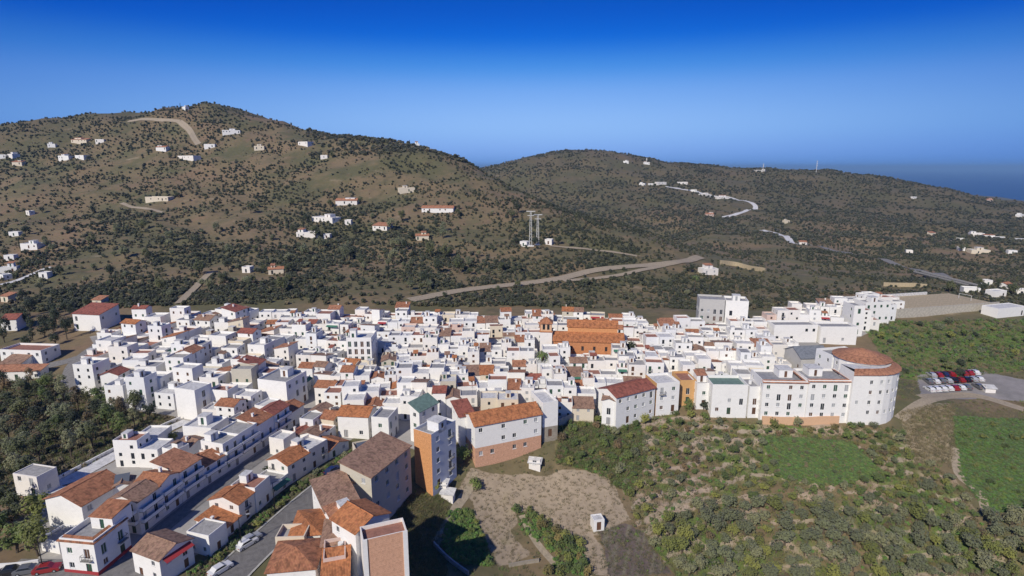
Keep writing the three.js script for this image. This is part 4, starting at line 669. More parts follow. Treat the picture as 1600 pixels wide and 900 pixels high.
V([[290, 171, 9, 'flat', 'small white house on the very top of the left hill'], [362, 208, 24, 'flat', 'white villa just right of the summit track on the left hill'], [329, 230, 15, 'flat', 'white villa at the foot of the summit track'], [296, 248, 40, 'flat', 'long bright white villa below the summit track'], [255, 234, 16, 'gableX', 'small white villa left of the long bright villa'], [406, 233, 14, 'flat', 'pale villa right of the long bright villa'], [478, 226, 20, 'flat', 'white villa below the ridge of the left hill'], [507, 247, 10, 'flat', 'tiny pale house under the ridge villa'],
  [82, 229, 10, 'flat', 'small white house upper left, under the skyline'], [128, 222, 26, 'shed', 'low house with a brown roof on the upper left slope'], [158, 222, 12, 'flat', 'white house right of the low brown roofed house'], [105, 248, 20, 'flat', 'white villa on the far left slope, left of a pair'], [129, 247, 16, 'flat', 'white villa on the far left slope, right of a pair'], [22, 245, 16, 'flat', 'white villa at the upper left edge'], [5, 246, 9, 'flat', 'small white villa cut by the left edge'], [30, 257, 14, 'shed', 'pale house below the upper left edge villa'],
  [250, 313, 36, 'flat', 'pale villa beside a short track in the middle of the left hill', { wall: M.cream }], [48, 335, 9, 'flat', 'tiny white house alone on the left slope'], [25, 368, 14, 'flat', 'white house above the lower left road'], [52, 387, 26, 'flat', 'white villa above the curve of the lower left road'], [18, 405, 14, 'flat', 'white house by the lower left road, uppermost'], [16, 424, 22, 'flat', 'white house by the lower left road, middle'], [10, 436, 16, 'flat', 'white house by the lower left road, lowest'], [72, 433, 10, 'flat', 'small white house at the end of the lower left road'], [15, 470, 12, 'shed', 'cream house low on the left edge of the hill', { wall: M.cream }], [158, 476, 12, 'shed', 'small pale house on the slope above the red roofed house'],
  [388, 425, 10, 'flat', 'tiny pale house on the lower slope, left'], [432, 427, 22, 'gableX', 'cream cottage on the lower slope above town', { wall: M.cream }], [510, 345, 46, 'flat', 'long white villa with terraces among hillside trees'], [545, 350, 9, 'flat', 'small white annex right of the long terraced villa'], [482, 369, 30, 'flat', 'white villa below the long terraced villa'], [512, 372, 9, 'flat', 'tiny white house right of the lower villa'], [543, 318, 32, 'gableX', 'white villa with a tiled roof above the hillside trees'], [635, 299, 24, 'flat', 'cream villa uppermost among the middle hill trees', { wall: M.cream }], [685, 330, 48, 'gableX', 'long white villa at the right end of the middle hill trees'], [598, 358, 26, 'shed', 'pale villa below the long white right villa'], [660, 374, 20, 'gableX', 'cottage with an earth coloured roof on the middle slope', { wall: M.cream }], [650, 229, 10, 'flat', 'white house on the ridge line, left'], [675, 235, 7, 'flat', 'white house on the ridge line, right'], [820, 384, 12, 'flat', 'white service building at the foot of the pylon'], [858, 381, 7, 'flat', 'tiny white hut right of the pylon'],
  [1106, 427, 26, 'flat', 'low pale shed beside the hill road'], [978, 254, 8, 'flat', 'small white house on the right ridge slope'], [1010, 256, 9, 'flat', 'white house on the right ridge, near its crest'], [1004, 289, 9, 'flat', 'white house in the ridge hamlet, first from the left'], [1018, 289, 9, 'flat', 'white house in the ridge hamlet, second from the left'], [1032, 287, 16, 'flat', 'white house in the ridge hamlet, third from the left'], [1066, 287, 15, 'flat', 'white house in the ridge hamlet, fourth from the left'], [1084, 299, 8, 'flat', 'white house in the ridge hamlet, fifth from the left'], [1101, 306, 17, 'flat', 'white house in the ridge hamlet, second from the right'], [1128, 310, 20, 'flat', 'white house in the ridge hamlet, rightmost'], [1108, 337, 12, 'gableX', 'pinkish house below the ridge hamlet', { wall: M.pink }], [1228, 348, 9, 'flat', 'small pale house in the valley below the ridge'], [1254, 382, 10, 'shed', 'house with a brown roof at the end of the valley road'],
  [1187, 268, 16, 'flat', 'dark block on the skyline of the right ridge', { wall: M.greyWall }], [1427, 310, 8, 'flat', 'tiny white house high on the right slope'], [1508, 301, 14, 'flat', 'white house on the right ridge skyline'], [1545, 314, 8, 'gableX', 'small house on the ridge skyline near the sea', { wall: M.pink }], [1594, 338, 12, 'flat', 'white house cut by the right edge'], [1455, 367, 10, 'shed', 'small pale house right of the valley trees'], [1500, 376, 9, 'flat', 'small white house right, above two others'], [1501, 391, 9, 'flat', 'small white house right, below another'], [1525, 368, 18, 'flat', 'white house on the right valley side'], [1558, 374, 40, 'flat', 'long white shed on the right valley side'], [1592, 377, 20, 'flat', 'white shed at the right edge of the valley'], [1528, 395, 26, 'flat', 'grey roofed shed low in the right valley'], [1580, 396, 12, 'flat', 'white house low in the right valley'], [1420, 396, 9, 'flat', 'pale hut in the right valley trees'],
  [1540, 445, 12, 'flat', 'white house behind the sports ground, left', { wall: M.white }], [1570, 450, 14, 'gableX', 'white house behind the sports ground with a tiled roof'], [1595, 460, 14, 'flat', 'white house behind the sports ground, right'], [1515, 458, 22, 'flat', 'white club house at the end of the sports ground'], [1555, 463, 24, 'flat', 'white pavilion beside the sports ground']]);
fronting([1560, 484], [1602, 480], 4, 7, { name: 'white_shed', category: 'shed', roof: 'flat', floorM: M.terraceWhite, skip: .8, par: .2, label: 'large white flat shed at the right edge below the sports ground' });
{ // sports ground raised on long pale walls
  const a = at(1400, 497), b = at(1560, 484), dx = b[0] - a[0], dz = b[1] - a[1], l = Math.hypot(dx, dz), rot = Math.atan2(-dz, dx), y = H(a[0], a[1]) + 3.2, g = thing('sports_ground', 'raised sandy sports ground held up by long pale walls', 'sports ground', [a[0], y, a[1]], rot);
  mesh('front_wall', new Geo().box(0, l, -8, .9, -.4, 0).build(), M.paleStone, g); mesh('pitch', new Geo().box(.5, l - 1, -7, 0, -24, -.41).build(), M.sand, g); mesh('back_wall', new Geo().box(-1, l * .75, -6, 1.4, -24.5, -24.01).build(), M.terraceWhite, g); mesh('side_wall', new Geo().box(-.4, .49, -8, 1.1, -24, -.41).build(), M.paleStone, g);
  for (const s of [.12, .88]) { const q = new Geo(); q.box(l * s - .06, l * s + .06, 0, 2.4, -14, -13.88); q.box(l * s - .06, l * s + .06, 0, 2.4, -8, -7.88); q.box(l * s - .06, l * s + .06, 2.4, 2.52, -14, -7.88); mesh('goal_frame', q.build(), M.frameWhite, g); }
  taken.push(footprint((a[0] + b[0]) / 2, (a[1] + b[1]) / 2 - 12, l, 26, rot));
}
for (const [l, h, t, label] of [[[[1125, 413], [1150, 416], [1195, 426]], 3, .6, 'long pale retaining wall beside the hill road in the valley'], [[[1380, 447], [1410, 448], [1448, 450]], 2.5, .6, 'pale yellow retaining wall above the upper right houses']]) wall('retaining_wall', marks(l), h, t, M.sand, label);
{ // road bridge in the right valley
  const a = at(1432, 436), b = at(1500, 446), dx = b[0] - a[0], dz = b[1] - a[1], l = Math.hypot(dx, dz), y = Math.max(H(...a), H(...b)) + 1.2, g = thing('road_bridge', 'dark road bridge crossing the small valley at right', 'bridge', [a[0], y, a[1]], Math.atan2(-dz, dx));
  mesh('deck', new Geo().box(-4, l + 6, -.9, 0, -6, 0).build(), M.asphalt, g); for (const z of [-.15, -6]) mesh('parapet', new Geo().box(-4, l + 6, .004, .9, z, z + .15).build(), M.concrete, g); for (let i = 0; i < 3; i++) mesh('pier', new Geo().box(l * (i + .5) / 3 - .6, l * (i + .5) / 3 + .6, -14, -.9, -5, -1).build(), M.concrete, g);
}
{ // twin masts on the hill
  for (const [px, py, hgt, label] of [[829, 384, 24, 'left of two tall white lattice masts on the hillside'], [840, 382, 21, 'right of two tall white lattice masts on the hillside']]) {
    const [x, z] = at(px, py), g = thing('lattice_mast', label, 'mast', [x, H(x, z) - .3, z], 0, 'masts on the hillside'), s = .9;
    for (const [a, b] of [[-1, -1], [1, -1], [1, 1], [-1, 1]]) mesh('leg', new Geo().cyl([a * s, 0, b * s], [a * .4, hgt, b * .4], .12, .09, 6).build(), M.frameWhite, g);
    const br = new Geo(); for (let i = 0; i < 10; i++) { const y0 = hgt * i / 10, y1 = hgt * (i + 1) / 10, r0 = lerp(s, .4, i / 10), r1 = lerp(s, .4, (i + 1) / 10); for (const [a, b, c, d] of [[-1, 1, 1, 1], [1, 1, 1, -1], [1, -1, -1, -1], [-1, -1, -1, 1]]) br.cyl([a * r0, y0, b * r0], [c * r1, y1, d * r1], .06, .06, 4, false); } mesh('bracing', br.build(), M.frameWhite, g);
    mesh('cross_arm', new Geo().box(-3, 3, hgt - .4, hgt, -.2, .2).build(), M.frameWhite, g); mesh('cross_arm', new Geo().box(-2.2, 2.2, hgt - 3.2, hgt - 2.9, -.15, .15).build(), M.frameWhite, g); mesh('footing', new Geo().box(-2.2, 2.2, -1, .5, -2, 2).build(), M.white, g);
  }
  for (const [px, py, hh, label] of [[1275, 271, 28, 'thin aerial mast on the right ridge skyline'], [1192, 267, 16, 'short aerial mast beside the dark block on the ridge skyline'], [1010, 256, 13, 'small aerial mast near the crest of the right ridge']]) {
    const [x, z] = at(px, py), g = thing('aerial_mast', label, 'mast', [x, H(x, z) - .5, z], 0, 'aerial masts on the ridge'); mesh('pole', new Geo().cyl([0, 0, 0], [0, hh, 0], .55, .25, 8).build(), M.frameWhite, g); for (let i = 0; i < 3; i++) mesh('antenna', new Geo().box(-.9, .9, hh * (.6 + i * .15), hh * (.6 + i * .15) + 1.4, .4, .8).build(), M.frameWhite, g);
  }
}
{ const [x, z] = at(933, 824); house({ x, z, w: 2.6, d: 2.4, rot: .2, fl: 1, h: 2.6, fh: 2.6, roof: 'flat', par: .15, detail: 1, name: 'field_hut', category: 'hut', floorM: M.terraceWhite, label: 'tiny white hut beside the dark garden plot' }); }
for (const [px, py, label] of [[836, 729, 'small white tool shed below the tall narrow white house'], [690, 763, 'small white lean-to beside the brick-sided block'], [700, 778, 'low cream shed on the edge of the lawn'], [1545, 612, 'cream tank house at the right of the car yard']]) { const [x, z] = at(px, py); house({ x, z, w: 3, d: 1.8, rot: -.2, fl: 1, h: 1.7, fh: 1.7, roof: 'shed', detail: 1, noDoor: true, skip: .6, roofM: M.terraceWhite, wall: M.white3, name: 'shed', category: 'shed', base: 2, label }); }

// ------------------------------------------------------------------ cars
const paints = [['white', .75, .75, .74], ['silver', .42, .43, .44], ['black', .015, .015, .017], ['dark blue', .02, .03, .09], ['grey', .14, .145, .15], ['red', .30, .02, .02], ['white', .72, .72, .70]].map(([n, ...c]) => [n, new THREE.MeshPhysicalMaterial({ color: new THREE.Color().setRGB(...c), roughness: .4, metalness: .1, clearcoat: .8, clearcoatRoughness: .1 })]);
const carShape = (() => {
  const prof = (pts, w, inset) => { const s = new THREE.Shape(pts.map((p) => new THREE.Vector2(...p))), g = new THREE.ExtrudeGeometry(s, { depth: w - .1, bevelEnabled: true, bevelSize: .05, bevelThickness: .05, bevelSegments: 2 }); g.translate(0, 0, -(w - .1) / 2); return g; };
  const body = prof([[-2.05, .28], [2.0, .28], [2.08, .55], [1.95, .82], [1.0, .95], [-1.75, .98], [-2.08, .9]], 1.72), cabin = prof([[1.05, .93], [.35, 1.4], [-1.1, 1.43], [-1.75, .95]], 1.46), glass = prof([[.86, .98], [.3, 1.34], [-1.06, 1.36], [-1.6, .99]], 1.56);
  const wheel = new THREE.CylinderGeometry(.31, .31, .2, 14); wheel.rotateX(Math.PI / 2); const hub = new THREE.CylinderGeometry(.17, .17, .22, 8); hub.rotateX(Math.PI / 2);
  return { body, cabin, glass, wheel, hub, lamp: new THREE.BoxGeometry(.06, .14, .36) };
})();
def('tyre', [.02, .02, .02], null); def('lampGlass', [.7, .7, .68], null, { roughness: .2 }); def('tailLamp', [.3, .01, .01], null, { roughness: .3 });
function car(x, z, turn, label, group, paint) {
  const y = Math.min(H(x + .8, z), H(x - .8, z), H(x, z)) + .1, g = thing('parked_car', label, 'car', [x, y, z], turn, group), S2 = carShape;
  mesh('body', S2.body, paint, g); mesh('cabin', S2.cabin, paint, g); mesh('side_glass', S2.glass, M.glass, g);
  for (const [a, b] of [[1.3, .78], [1.3, -.78], [-1.3, .78], [-1.3, -.78]]) { const w = mesh('wheel', S2.wheel, M.tyre, g); w.position.set(a, .31, b); mesh('hub', S2.hub, M.shutterGrey, w); }
  for (const b of [-.6, .6]) { const l = mesh('headlight', S2.lamp, M.lampGlass, g); l.position.set(2.1, .66, b); const t = mesh('tail_light', S2.lamp, M.tailLamp, g); t.position.set(-2.12, .74, b); }
}
{ // the yard: rows of parked cars
  const rows = [[[1455, 588], [1522, 584], 8], [[1450, 598], [1528, 594], 9], [[1452, 610], [1528, 606], 9]];
  rows.forEach(([a, b, n], r) => { for (let i = 0; i < n; i++) { if (rnd() < .12) continue; const t = i / (n - 1), [x, z] = at(lerp(a[0], b[0], t), lerp(a[1], b[1], t)), [word, p] = pick(paints); car(x, z, Math.PI / 2 + R(-.08, .08), `${word} car in the ${['back', 'middle', 'front'][r]} row of the yard, ${nth(i)} space from left`, 'cars in the yard', p); } });
  [[345, 893, 'white', 'white car parked at the bottom end of the main road'], [392, 846, 'silver', 'silver car at the kerb halfway down the main road'], [386, 853, 'white', 'white car behind the silver one on the main road'], [520, 738, 'dark blue', 'dark blue car near the top of the main road']].forEach(([px, py, w, label]) => { const [x, z] = at(px, py); car(x, z, 1.02, label, 'cars on the main road', paints.find((q) => q[0] === w)[1]); });
  [[20, 897, 'black'], [45, 895, 'grey'], [75, 893, 'red']].forEach(([px, py, w]) => { const [x, z] = at(px, py); car(x, z, .3, `${w} car parked in the square at the lower left corner`, 'cars in the square', paints.find((q) => q[0] === w)[1]); });
}
// lamp posts
[[475, 738, 'tall lamp post against the orange roof on the main road'], [430, 800, 'lamp post on the left kerb, halfway down the main road'], [378, 858, 'lamp post on the left kerb near the bottom of the main road'], [68, 893, 'pale lamp post in the lower left square']].forEach(([px, py, label]) => {
  const [x, z] = at(px, py), g = thing('street_lamp', label, 'lamp post', [x, H(x, z), z], .5, 'lamp posts'); mesh('pole', new Geo().cyl([0, -.3, 0], [0, 7, 0], .1, .06, 8).build(), M.iron, g); mesh('arm', new Geo().cyl([0, 6.9, 0], [1.5, 7.2, 0], .05, .04, 6).build(), M.iron, g); mesh('lamp_head', new Geo().box(1.3, 2, 7.1, 7.25, -.15, .15).build(), M.shutterGrey, g);
});

// ------------------------------------------------------------------ trees and plants
const LEAF = { olive: [.215, .235, .12], green: [.13, .185, .042], lime: [.225, .25, .055], dark: [.045, .065, .026], pine: [.115, .135, .048], brown: [.21, .155, .075], yellow: [.25, .21, .065] };
const leafM = {}; for (const k in LEAF) leafM[k] = [.8, 1, 1.22].map((f, i) => new THREE.MeshPhysicalMaterial({ color: new THREE.Color().setRGB(LEAF[k][0] * f * (i === 2 ? 1.08 : 1), LEAF[k][1] * f, LEAF[k][2] * f), roughness: 1, transmission: .4, thickness: 0, side: THREE.DoubleSide }));
const bark = rough({ color: new THREE.Color().setRGB(.10, .078, .055) });
function leafCloud(n, leaf, shape, clumps) { // many leaf faces gathered in clumps through the crown
  const p = [], nn = [], cs = [];
  for (let i = 0; i < clumps; i++) { const c = shape(); cs.push([...c, R(.55, 1.15)]); }
  const v = new THREE.Vector3(), a = new THREE.Vector3(), b = new THREE.Vector3();
  for (let i = 0; i < n; i++) {
    const c = cs[i % clumps], s = c[4] * c[3]; v.set(rnd() * 2 - 1, rnd() * 2 - 1, rnd() * 2 - 1); if (v.lengthSq() > 1) { i--; continue; }
    const r = Math.pow(v.length(), .5); v.normalize().multiplyScalar(r * s);
    const x = c[0] + v.x, y = c[1] + v.y * .8, z = c[2] + v.z, l = leaf * R(.6, 1.4);
    const q = new THREE.Vector3(v.x / s * .9 + (rnd() - .5) * .9, v.y / s * .9 + .55 + (rnd() - .5) * .9, v.z / s * .9 + (rnd() - .5) * .9).normalize();
    a.set(rnd() - .5, rnd() - .5, rnd() - .5).cross(q).normalize(); b.copy(q).cross(a);
    const P = (s1, s2) => [x + a.x * l * s1 + b.x * l * s2, y + a.y * l * s1 + b.y * l * s2, z + a.z * l * s1 + b.z * l * s2];
    p.push(...P(-1, -.3), ...P(.2, -.7), ...P(1, .3), ...P(-1, -.3), ...P(1, .3), ...P(-.2, .7)); for (let k = 0; k < 6; k++) nn.push(q.x, q.y, q.z);
  }
  const g = new THREE.BufferGeometry(); g.setAttribute('position', new THREE.Float32BufferAttribute(p, 3)); g.setAttribute('normal', new THREE.Float32BufferAttribute(nn, 3)); g.setAttribute('uv', new THREE.Float32BufferAttribute(new Float32Array(p.length / 3 * 2), 2)); return g;
}
function crown(h0, h1, r, cr, n, leaf, clumps, taper = 0) { return leafCloud(n, leaf, () => { let x, y, z; do { x = rnd() * 2 - 1; y = rnd() * 2 - 1; z = rnd() * 2 - 1; } while (x * x + y * y + z * z > 1); const k = 1 - taper * (y + 1) / 2; return [x * (r - cr) * k, lerp(h0, h1, (y + 1) / 2), z * (r - cr) * k, cr * (1 - taper * .5 * (y + 1) / 2)]; }, clumps); }
function trunk(h, r, limbs, spread) { const g = new Geo(), k = R(-.2, .2); g.cyl([0, -.4, 0], [k, h * .55, .1], r, r * .75, 7, false); g.cyl([k, h * .55, .1], [k * 1.5, h, 0], r * .75, r * .35, 6, false); for (let i = 0; i < limbs; i++) { const t = i / limbs * 6.28 + R(-.4, .4); g.cyl([k, h * R(.4, .6), .1], [Math.cos(t) * spread, h * R(1, 1.35), Math.sin(t) * spread], r * .5, r * .15, 5, false); } return g.build(); }
const kinds = {
  olive: () => [trunk(1.6, .22, 4, .9), crown(1.2, 3.1, 2.0, .8, 560, .17, 16)],
  small: () => [trunk(1.0, .12, 3, .5), crown(.6, 2.1, 1.35, .6, 420, .15, 12)],
  broad: () => [trunk(3, .28, 5, 1.6), crown(2, 6.6, 3.2, 1.25, 900, .24, 24)],
  pine: () => [trunk(4.4, .25, 5, 1.4), crown(3, 8.4, 2.8, 1.1, 950, .2, 26, .35)],
  cypress: () => [trunk(1.5, .2, 2, .3), crown(.6, 8.6, 1.25, .6, 700, .17, 26, .55)],
  bush: () => [trunk(.5, .07, 3, .4), crown(.25, 1.25, 1.25, .5, 300, .13, 10)],
};
const proto = {}; for (const k in kinds) proto[k] = Array.from({ length: k === 'broad' || k === 'pine' ? 3 : 4 }, kinds[k]);
function tree(kind, x, z, s, col, name, label, category, group) {
  const [t, c] = pick(proto[kind]), g = thing(name, label, category, [x, H(x, z) - .05, z], rnd() * 6.28, group); g.scale.set(s * R(.88, 1.12), s * R(.88, 1.15), s * R(.88, 1.12));
  mesh('trunk', t, bark, g); mesh('crown', c, pick(leafM[col]), g); return g;
}
const planted = [];
function scatter(area, n, gapM, fn) { const [x0, x1, z0, z1] = area.box; let tries = 0, k = 0; while (k < n && tries++ < n * 60) { const x = R(x0, x1), z = R(z0, z1); if (!inside(area, x, z)) continue; if (planted.some((p) => Math.hypot(p[0] - x, p[1] - z) < gapM + p[2] * .5)) continue; if (!free(footprint(x, z, 1.2, 1.2, 0))) continue; if (fn(x, z) === false) continue; planted.push([x, z, gapM]); k++; } return k; }
const spot = (a, x, z) => { const u = (x - a.box[0]) / (a.box[1] - a.box[0]), v = (z - a.box[2]) / (a.box[3] - a.box[2]); return `in the ${v < .34 ? 'upper' : v < .67 ? 'middle' : 'lower'} ${u < .25 ? 'left' : u < .5 ? 'centre-left' : u < .75 ? 'centre-right' : 'right'} part`; };
const inAny = (x, z, ...l) => l.some((a) => inside(a, x, z));
scatter(AREA.grove, 250, 1.9, (x, z) => { const oc = rnd() < .25 || (x < -z * .35 && rnd() < .5) ? 'lime' : 'olive'; tree('olive', x, z, R(.75, 1.4), oc, 'olive_tree', `${oc === 'lime' ? 'yellow-green' : 'grey-green'} olive tree ${spot(AREA.grove, x, z)} of the grove at lower right`, 'olive tree', 'olive grove'); });
scatter(AREA.terraces, 150, 2.0, (x, z) => { if (inAny(x, z, AREA.bright, AREA.dirt, AREA.plot, AREA.grove, AREA.tan)) return false; const c = pick(['green', 'lime', 'olive', 'green', 'olive']); tree('small', x, z, R(.7, 1.35), c, 'fruit_tree', `small ${c === 'olive' ? 'grey-green' : c === 'lime' ? 'yellow-green' : 'green'} fruit tree ${spot(AREA.terraces, x, z)} of the garden terraces`, 'fruit tree', 'fruit trees on the terraces'); });
scatter(AREA.terraces, 170, 1.3, (x, z) => { if (inAny(x, z, AREA.bright, AREA.dirt, AREA.plot, AREA.tan)) return false; const c = pick(['green', 'brown', 'olive', 'lime', 'yellow']); tree('bush', x, z, R(.7, 1.4), c, 'bush', `${c === 'brown' ? 'dry brown' : c === 'yellow' ? 'yellowing' : c === 'lime' ? 'yellow-green' : c === 'olive' ? 'grey-green' : 'green'} bush ${spot(AREA.terraces, x, z)} of the garden terraces`, 'bush', 'bushes on the terraces'); });
scatter(AREA.thicket, 46, 1.1, (x, z) => { const c = pick(['green', 'lime', 'yellow', 'lime']); tree('bush', x, z, R(1, 1.7), c, 'bush', `${c === 'yellow' ? 'yellowing' : c === 'lime' ? 'yellow-green' : 'green'} bush in the thicket beside the dirt field`, 'bush', 'thicket by the dirt field'); });
scatter(AREA.meadow, 30, 1.8, (x, z) => { const c = pick(['green', 'lime', 'brown']); tree('bush', x, z, R(.9, 1.9), c, 'bush', `${c === 'brown' ? 'dry brown' : c === 'lime' ? 'yellow-green' : 'green'} bush on the green slope below the houses`, 'bush', 'bushes on the green slope'); });
scatter(AREA.herbs, 18, 1.3, (x, z) => { const c = pick(['green', 'lime']); tree('bush', x, z, R(.6, 1.1), c, 'bush', `${c === 'lime' ? 'yellow-green' : 'green'} bush between the lawn and the dirt field`, 'bush', 'bushes by the lawn'); });
scatter(AREA.slopeRight, 70, 2, (x, z) => { const c = pick(['green', 'olive', 'dark', 'lime']); tree(rnd() < .5 ? 'small' : 'bush', x, z, R(.8, 1.7), c, 'shrub', `${c === 'dark' ? 'dark green' : c === 'olive' ? 'grey-green' : c === 'lime' ? 'yellow-green' : 'green'} shrub ${spot(AREA.slopeRight, x, z)} of the slope above the car yard`, 'shrub', 'shrubs above the car yard'); });
scatter(AREA.right, 26, 2.2, (x, z) => { tree('bush', x, z, R(.7, 1.3), pick(['green', 'lime']), 'bush', 'green bush in the field at the right edge', 'bush', 'bushes in the right field'); });
scatter(AREA.wood, 95, 2.7, (x, z) => { if (gapTo(promenade, x, z) < 9) return false; const c = pick(['pine', 'olive', 'green', 'pine', 'dark', 'brown']), b = rnd() < .62; tree(b ? 'broad' : 'pine', x, z, R(.6, 1.1), c, b ? 'broadleaf_tree' : 'pine_tree', `${c === 'brown' ? 'brownish' : c === 'olive' ? 'grey-green' : c === 'dark' ? 'dark green' : 'green'} ${b ? 'broadleaf' : 'pine'} tree ${spot(AREA.wood, x, z)} of the wood left of the promenade`, 'tree', 'wood left of the promenade'); });
{
  const dark = poly([[0, 512], [30, 490], [60, 482], [112, 486], [122, 520], [118, 540], [70, 545], [0, 538]]);
  scatter(dark, 26, 2.8, (x, z) => { tree(rnd() < .5 ? 'broad' : 'pine', x, z, R(.7, 1.05), 'dark', 'dark_tree', `dark evergreen tree ${spot(dark, x, z)} of the clump by the red roofed house`, 'tree', 'dark trees at upper left'); });
  const corner = poly([[0, 800], [30, 792], [68, 800], [72, 850], [60, 872], [0, 876], [-40, 860]]);
  scatter(corner, 12, 2.6, (x, z) => { tree('broad', x, z, R(.75, 1.05), pick(['green', 'lime', 'pine']), 'broadleaf_tree', `green broadleaf tree ${spot(corner, x, z)} of the clump by the corner house`, 'tree', 'trees beside the corner house'); });
  for (const [px, py, k, s, col, label] of [[725, 722, 'broad', .75, 'green', 'round green tree between the apartment block and the pink based block'], [700, 745, 'small', 1.4, 'green', 'green tree at the foot of the white apartment facade'], [680, 768, 'small', 1.3, 'lime', 'green tree in front of the brick end wall'], [745, 765, 'small', 1.5, 'green', 'green tree at the corner of the dirt field'], [1075, 645, 'broad', .6, 'green', 'tree below the orange house on the garden front'], [1100, 640, 'small', 1.5, 'dark', 'dark tree below the garden front, right of another'], [1250, 585, 'broad', .6, 'green', 'tree in the courtyard beside the grey hall'], [1262, 580, 'small', 1.6, 'dark', 'dark tree beside the grey hall'], [270, 692, 'small', 1.5, 'lime', 'bright green bush against the low white house on the promenade'], [420, 745, 'small', 1.4, 'dark', 'dark green tree in a yard above the main road'], [755, 590, 'broad', .55, 'green', 'tree rising among the roofs in the middle of town']]) { const [x, z] = at(px, py); tree(k, x, z, s, col, 'tree', label, 'tree'); }
  for (const [px, py] of [[500, 742], [480, 757], [465, 768], [445, 790], [430, 803], [408, 822], [520, 730], [395, 835], [372, 858], [350, 875], [545, 715]]) { const [x, z] = at(px - 6, py); tree('bush', x, z, R(.8, 1.5), pick(['green', 'lime', 'olive']), 'bush', 'green bush on the bank between the main road and its houses', 'bush', 'bushes on the road bank'); }
  // palms
  for (const [px, py, label] of [[846, 592, 'tall palm among the roofs in front of the church'], [1085, 458, 'palm behind the town near the grey block']]) {
    const [x, z] = at(px, py), g = thing('palm_tree', label, 'palm', [x, H(x, z), z]); mesh('trunk', new Geo().cyl([0, -.3, 0], [.2, 9.5, 0], .26, .18, 8).build(), bark, g);
    for (let i = 0; i < 18; i++) { const q = new Geo(), t = i / 18 * 6.28, e = R(-.3, .8); let pr = null; for (let k = 0; k <= 5; k++) { const s = k / 5, rr = s * 2.6, yy = 9.5 + e * rr * .8 - s * s * 1.9, w = .34 * Math.sin(Math.PI * (s * .85 + .1)); const a = [.2 + Math.cos(t) * rr - Math.sin(t) * w, yy - w * .4, Math.sin(t) * rr + Math.cos(t) * w], m = [.2 + Math.cos(t) * rr, yy, Math.sin(t) * rr], b = [.2 + Math.cos(t) * rr + Math.sin(t) * w, yy - w * .4, Math.sin(t) * rr - Math.cos(t) * w]; if (pr) { q.quad(pr[0], a, m, pr[1]); q.quad(pr[1], m, b, pr[2]); } pr = [a, m, b]; } mesh('frond', q.build(), leafM.green[1], g); }
  }
}
scatter(AREA.town, 16, 9, (x, z) => { if (z > -150) return false; tree(rnd() < .5 ? 'small' : 'broad', x, z, R(.6, .9), pick(['green', 'dark']), 'tree', `green tree ${spot(AREA.town, x, z)} of the town, between white houses`, 'tree', 'trees between the houses'); });
villas.forEach(([x, z, w], i) => { if (i % 2 && -z > 900) return; const n = -z < 700 ? 2 : 1; for (let k = 0; k < n; k++) { const s = k ? 1 : -1, X = x + s * (w / 2 + R(2, 6)), Z = z + R(-5, 3); tree(rnd() < .3 ? 'cypress' : 'broad', X, Z, R(.6, 1.1), pick(['dark', 'pine']), 'garden_tree', `dark garden tree ${k ? 'right' : 'left'} of the ${scene.children.find((c) => c.userData.category === 'villa' && Math.hypot(c.position.x - x, c.position.z - z) < .1)?.userData.label.split(/,| with | on | in | at | by | of | b/)[0].split(' ').slice(0, 7).join(' ') ?? 'villa'} on the hill`, 'tree', 'garden trees of the villas'); } });
// individual trees standing on the nearer hillside
{
  let k = 0, t = 0; while (k < 190 && t++ < 9000) { const px = R(20, 1080), py = R(300, 468), [x, z] = at(px, py); if (-z > 520 || -z < 275 || inside(AREA.town, x, z)) continue; const wood = px > 440 && px < 720 && py < 410; if (!wood && rnd() < .35 + .6 * sst(650, 900, px)) continue; if (villas.some((v) => Math.hypot(v[0] - x, v[1] - z) < v[2] * .7)) continue; const c = pick(['olive', 'dark', 'pine', 'olive']); tree(rnd() < .75 ? 'olive' : 'broad', x, z, R(.8, 1.5), c, 'hillside_tree', wood ? `tree among the middle hill villas, ${px < 530 ? 'left' : px < 620 ? 'middle' : 'right'} part, ${py < 355 ? 'upper' : 'lower'} slope` : `lone hillside tree ${px < 170 ? 'far left' : px < 330 ? 'left of centre' : px < 480 ? 'below the terraced villas' : px < 650 ? 'right of the terraced villas' : px < 830 ? 'left of the masts' : 'right of the masts'}, ${py < 360 ? 'upper' : py < 415 ? 'middle' : 'lower'} slope`, 'tree', wood ? 'trees among the hillside villas' : px < 330 ? 'trees on the left hillside' : px < 650 ? 'trees on the middle hillside' : 'trees near the masts'); k++; }
}
function spread(name, label, category, geo, mat, list) { // uncountable growth: one object
  const m = new THREE.InstancedMesh(geo, mat, list.length), d = new THREE.Object3D(), c = new THREE.Color(); m.name = numbered(name); m.castShadow = m.receiveShadow = true; m.userData = { label, category, kind: 'stuff' };
  list.forEach(([x, z, s, col, sy], i) => { d.position.set(x, H(x, z) - .03, z); d.rotation.y = rnd() * 6.28; d.scale.set(s, s * (sy ?? 1), s); d.updateMatrix(); m.setMatrixAt(i, d.matrix); m.setColorAt(i, c.setRGB(...col)); });
  put(m);
}
const tintM = new THREE.MeshPhysicalMaterial({ roughness: 1, transmission: .4, thickness: 0, side: THREE.DoubleSide });
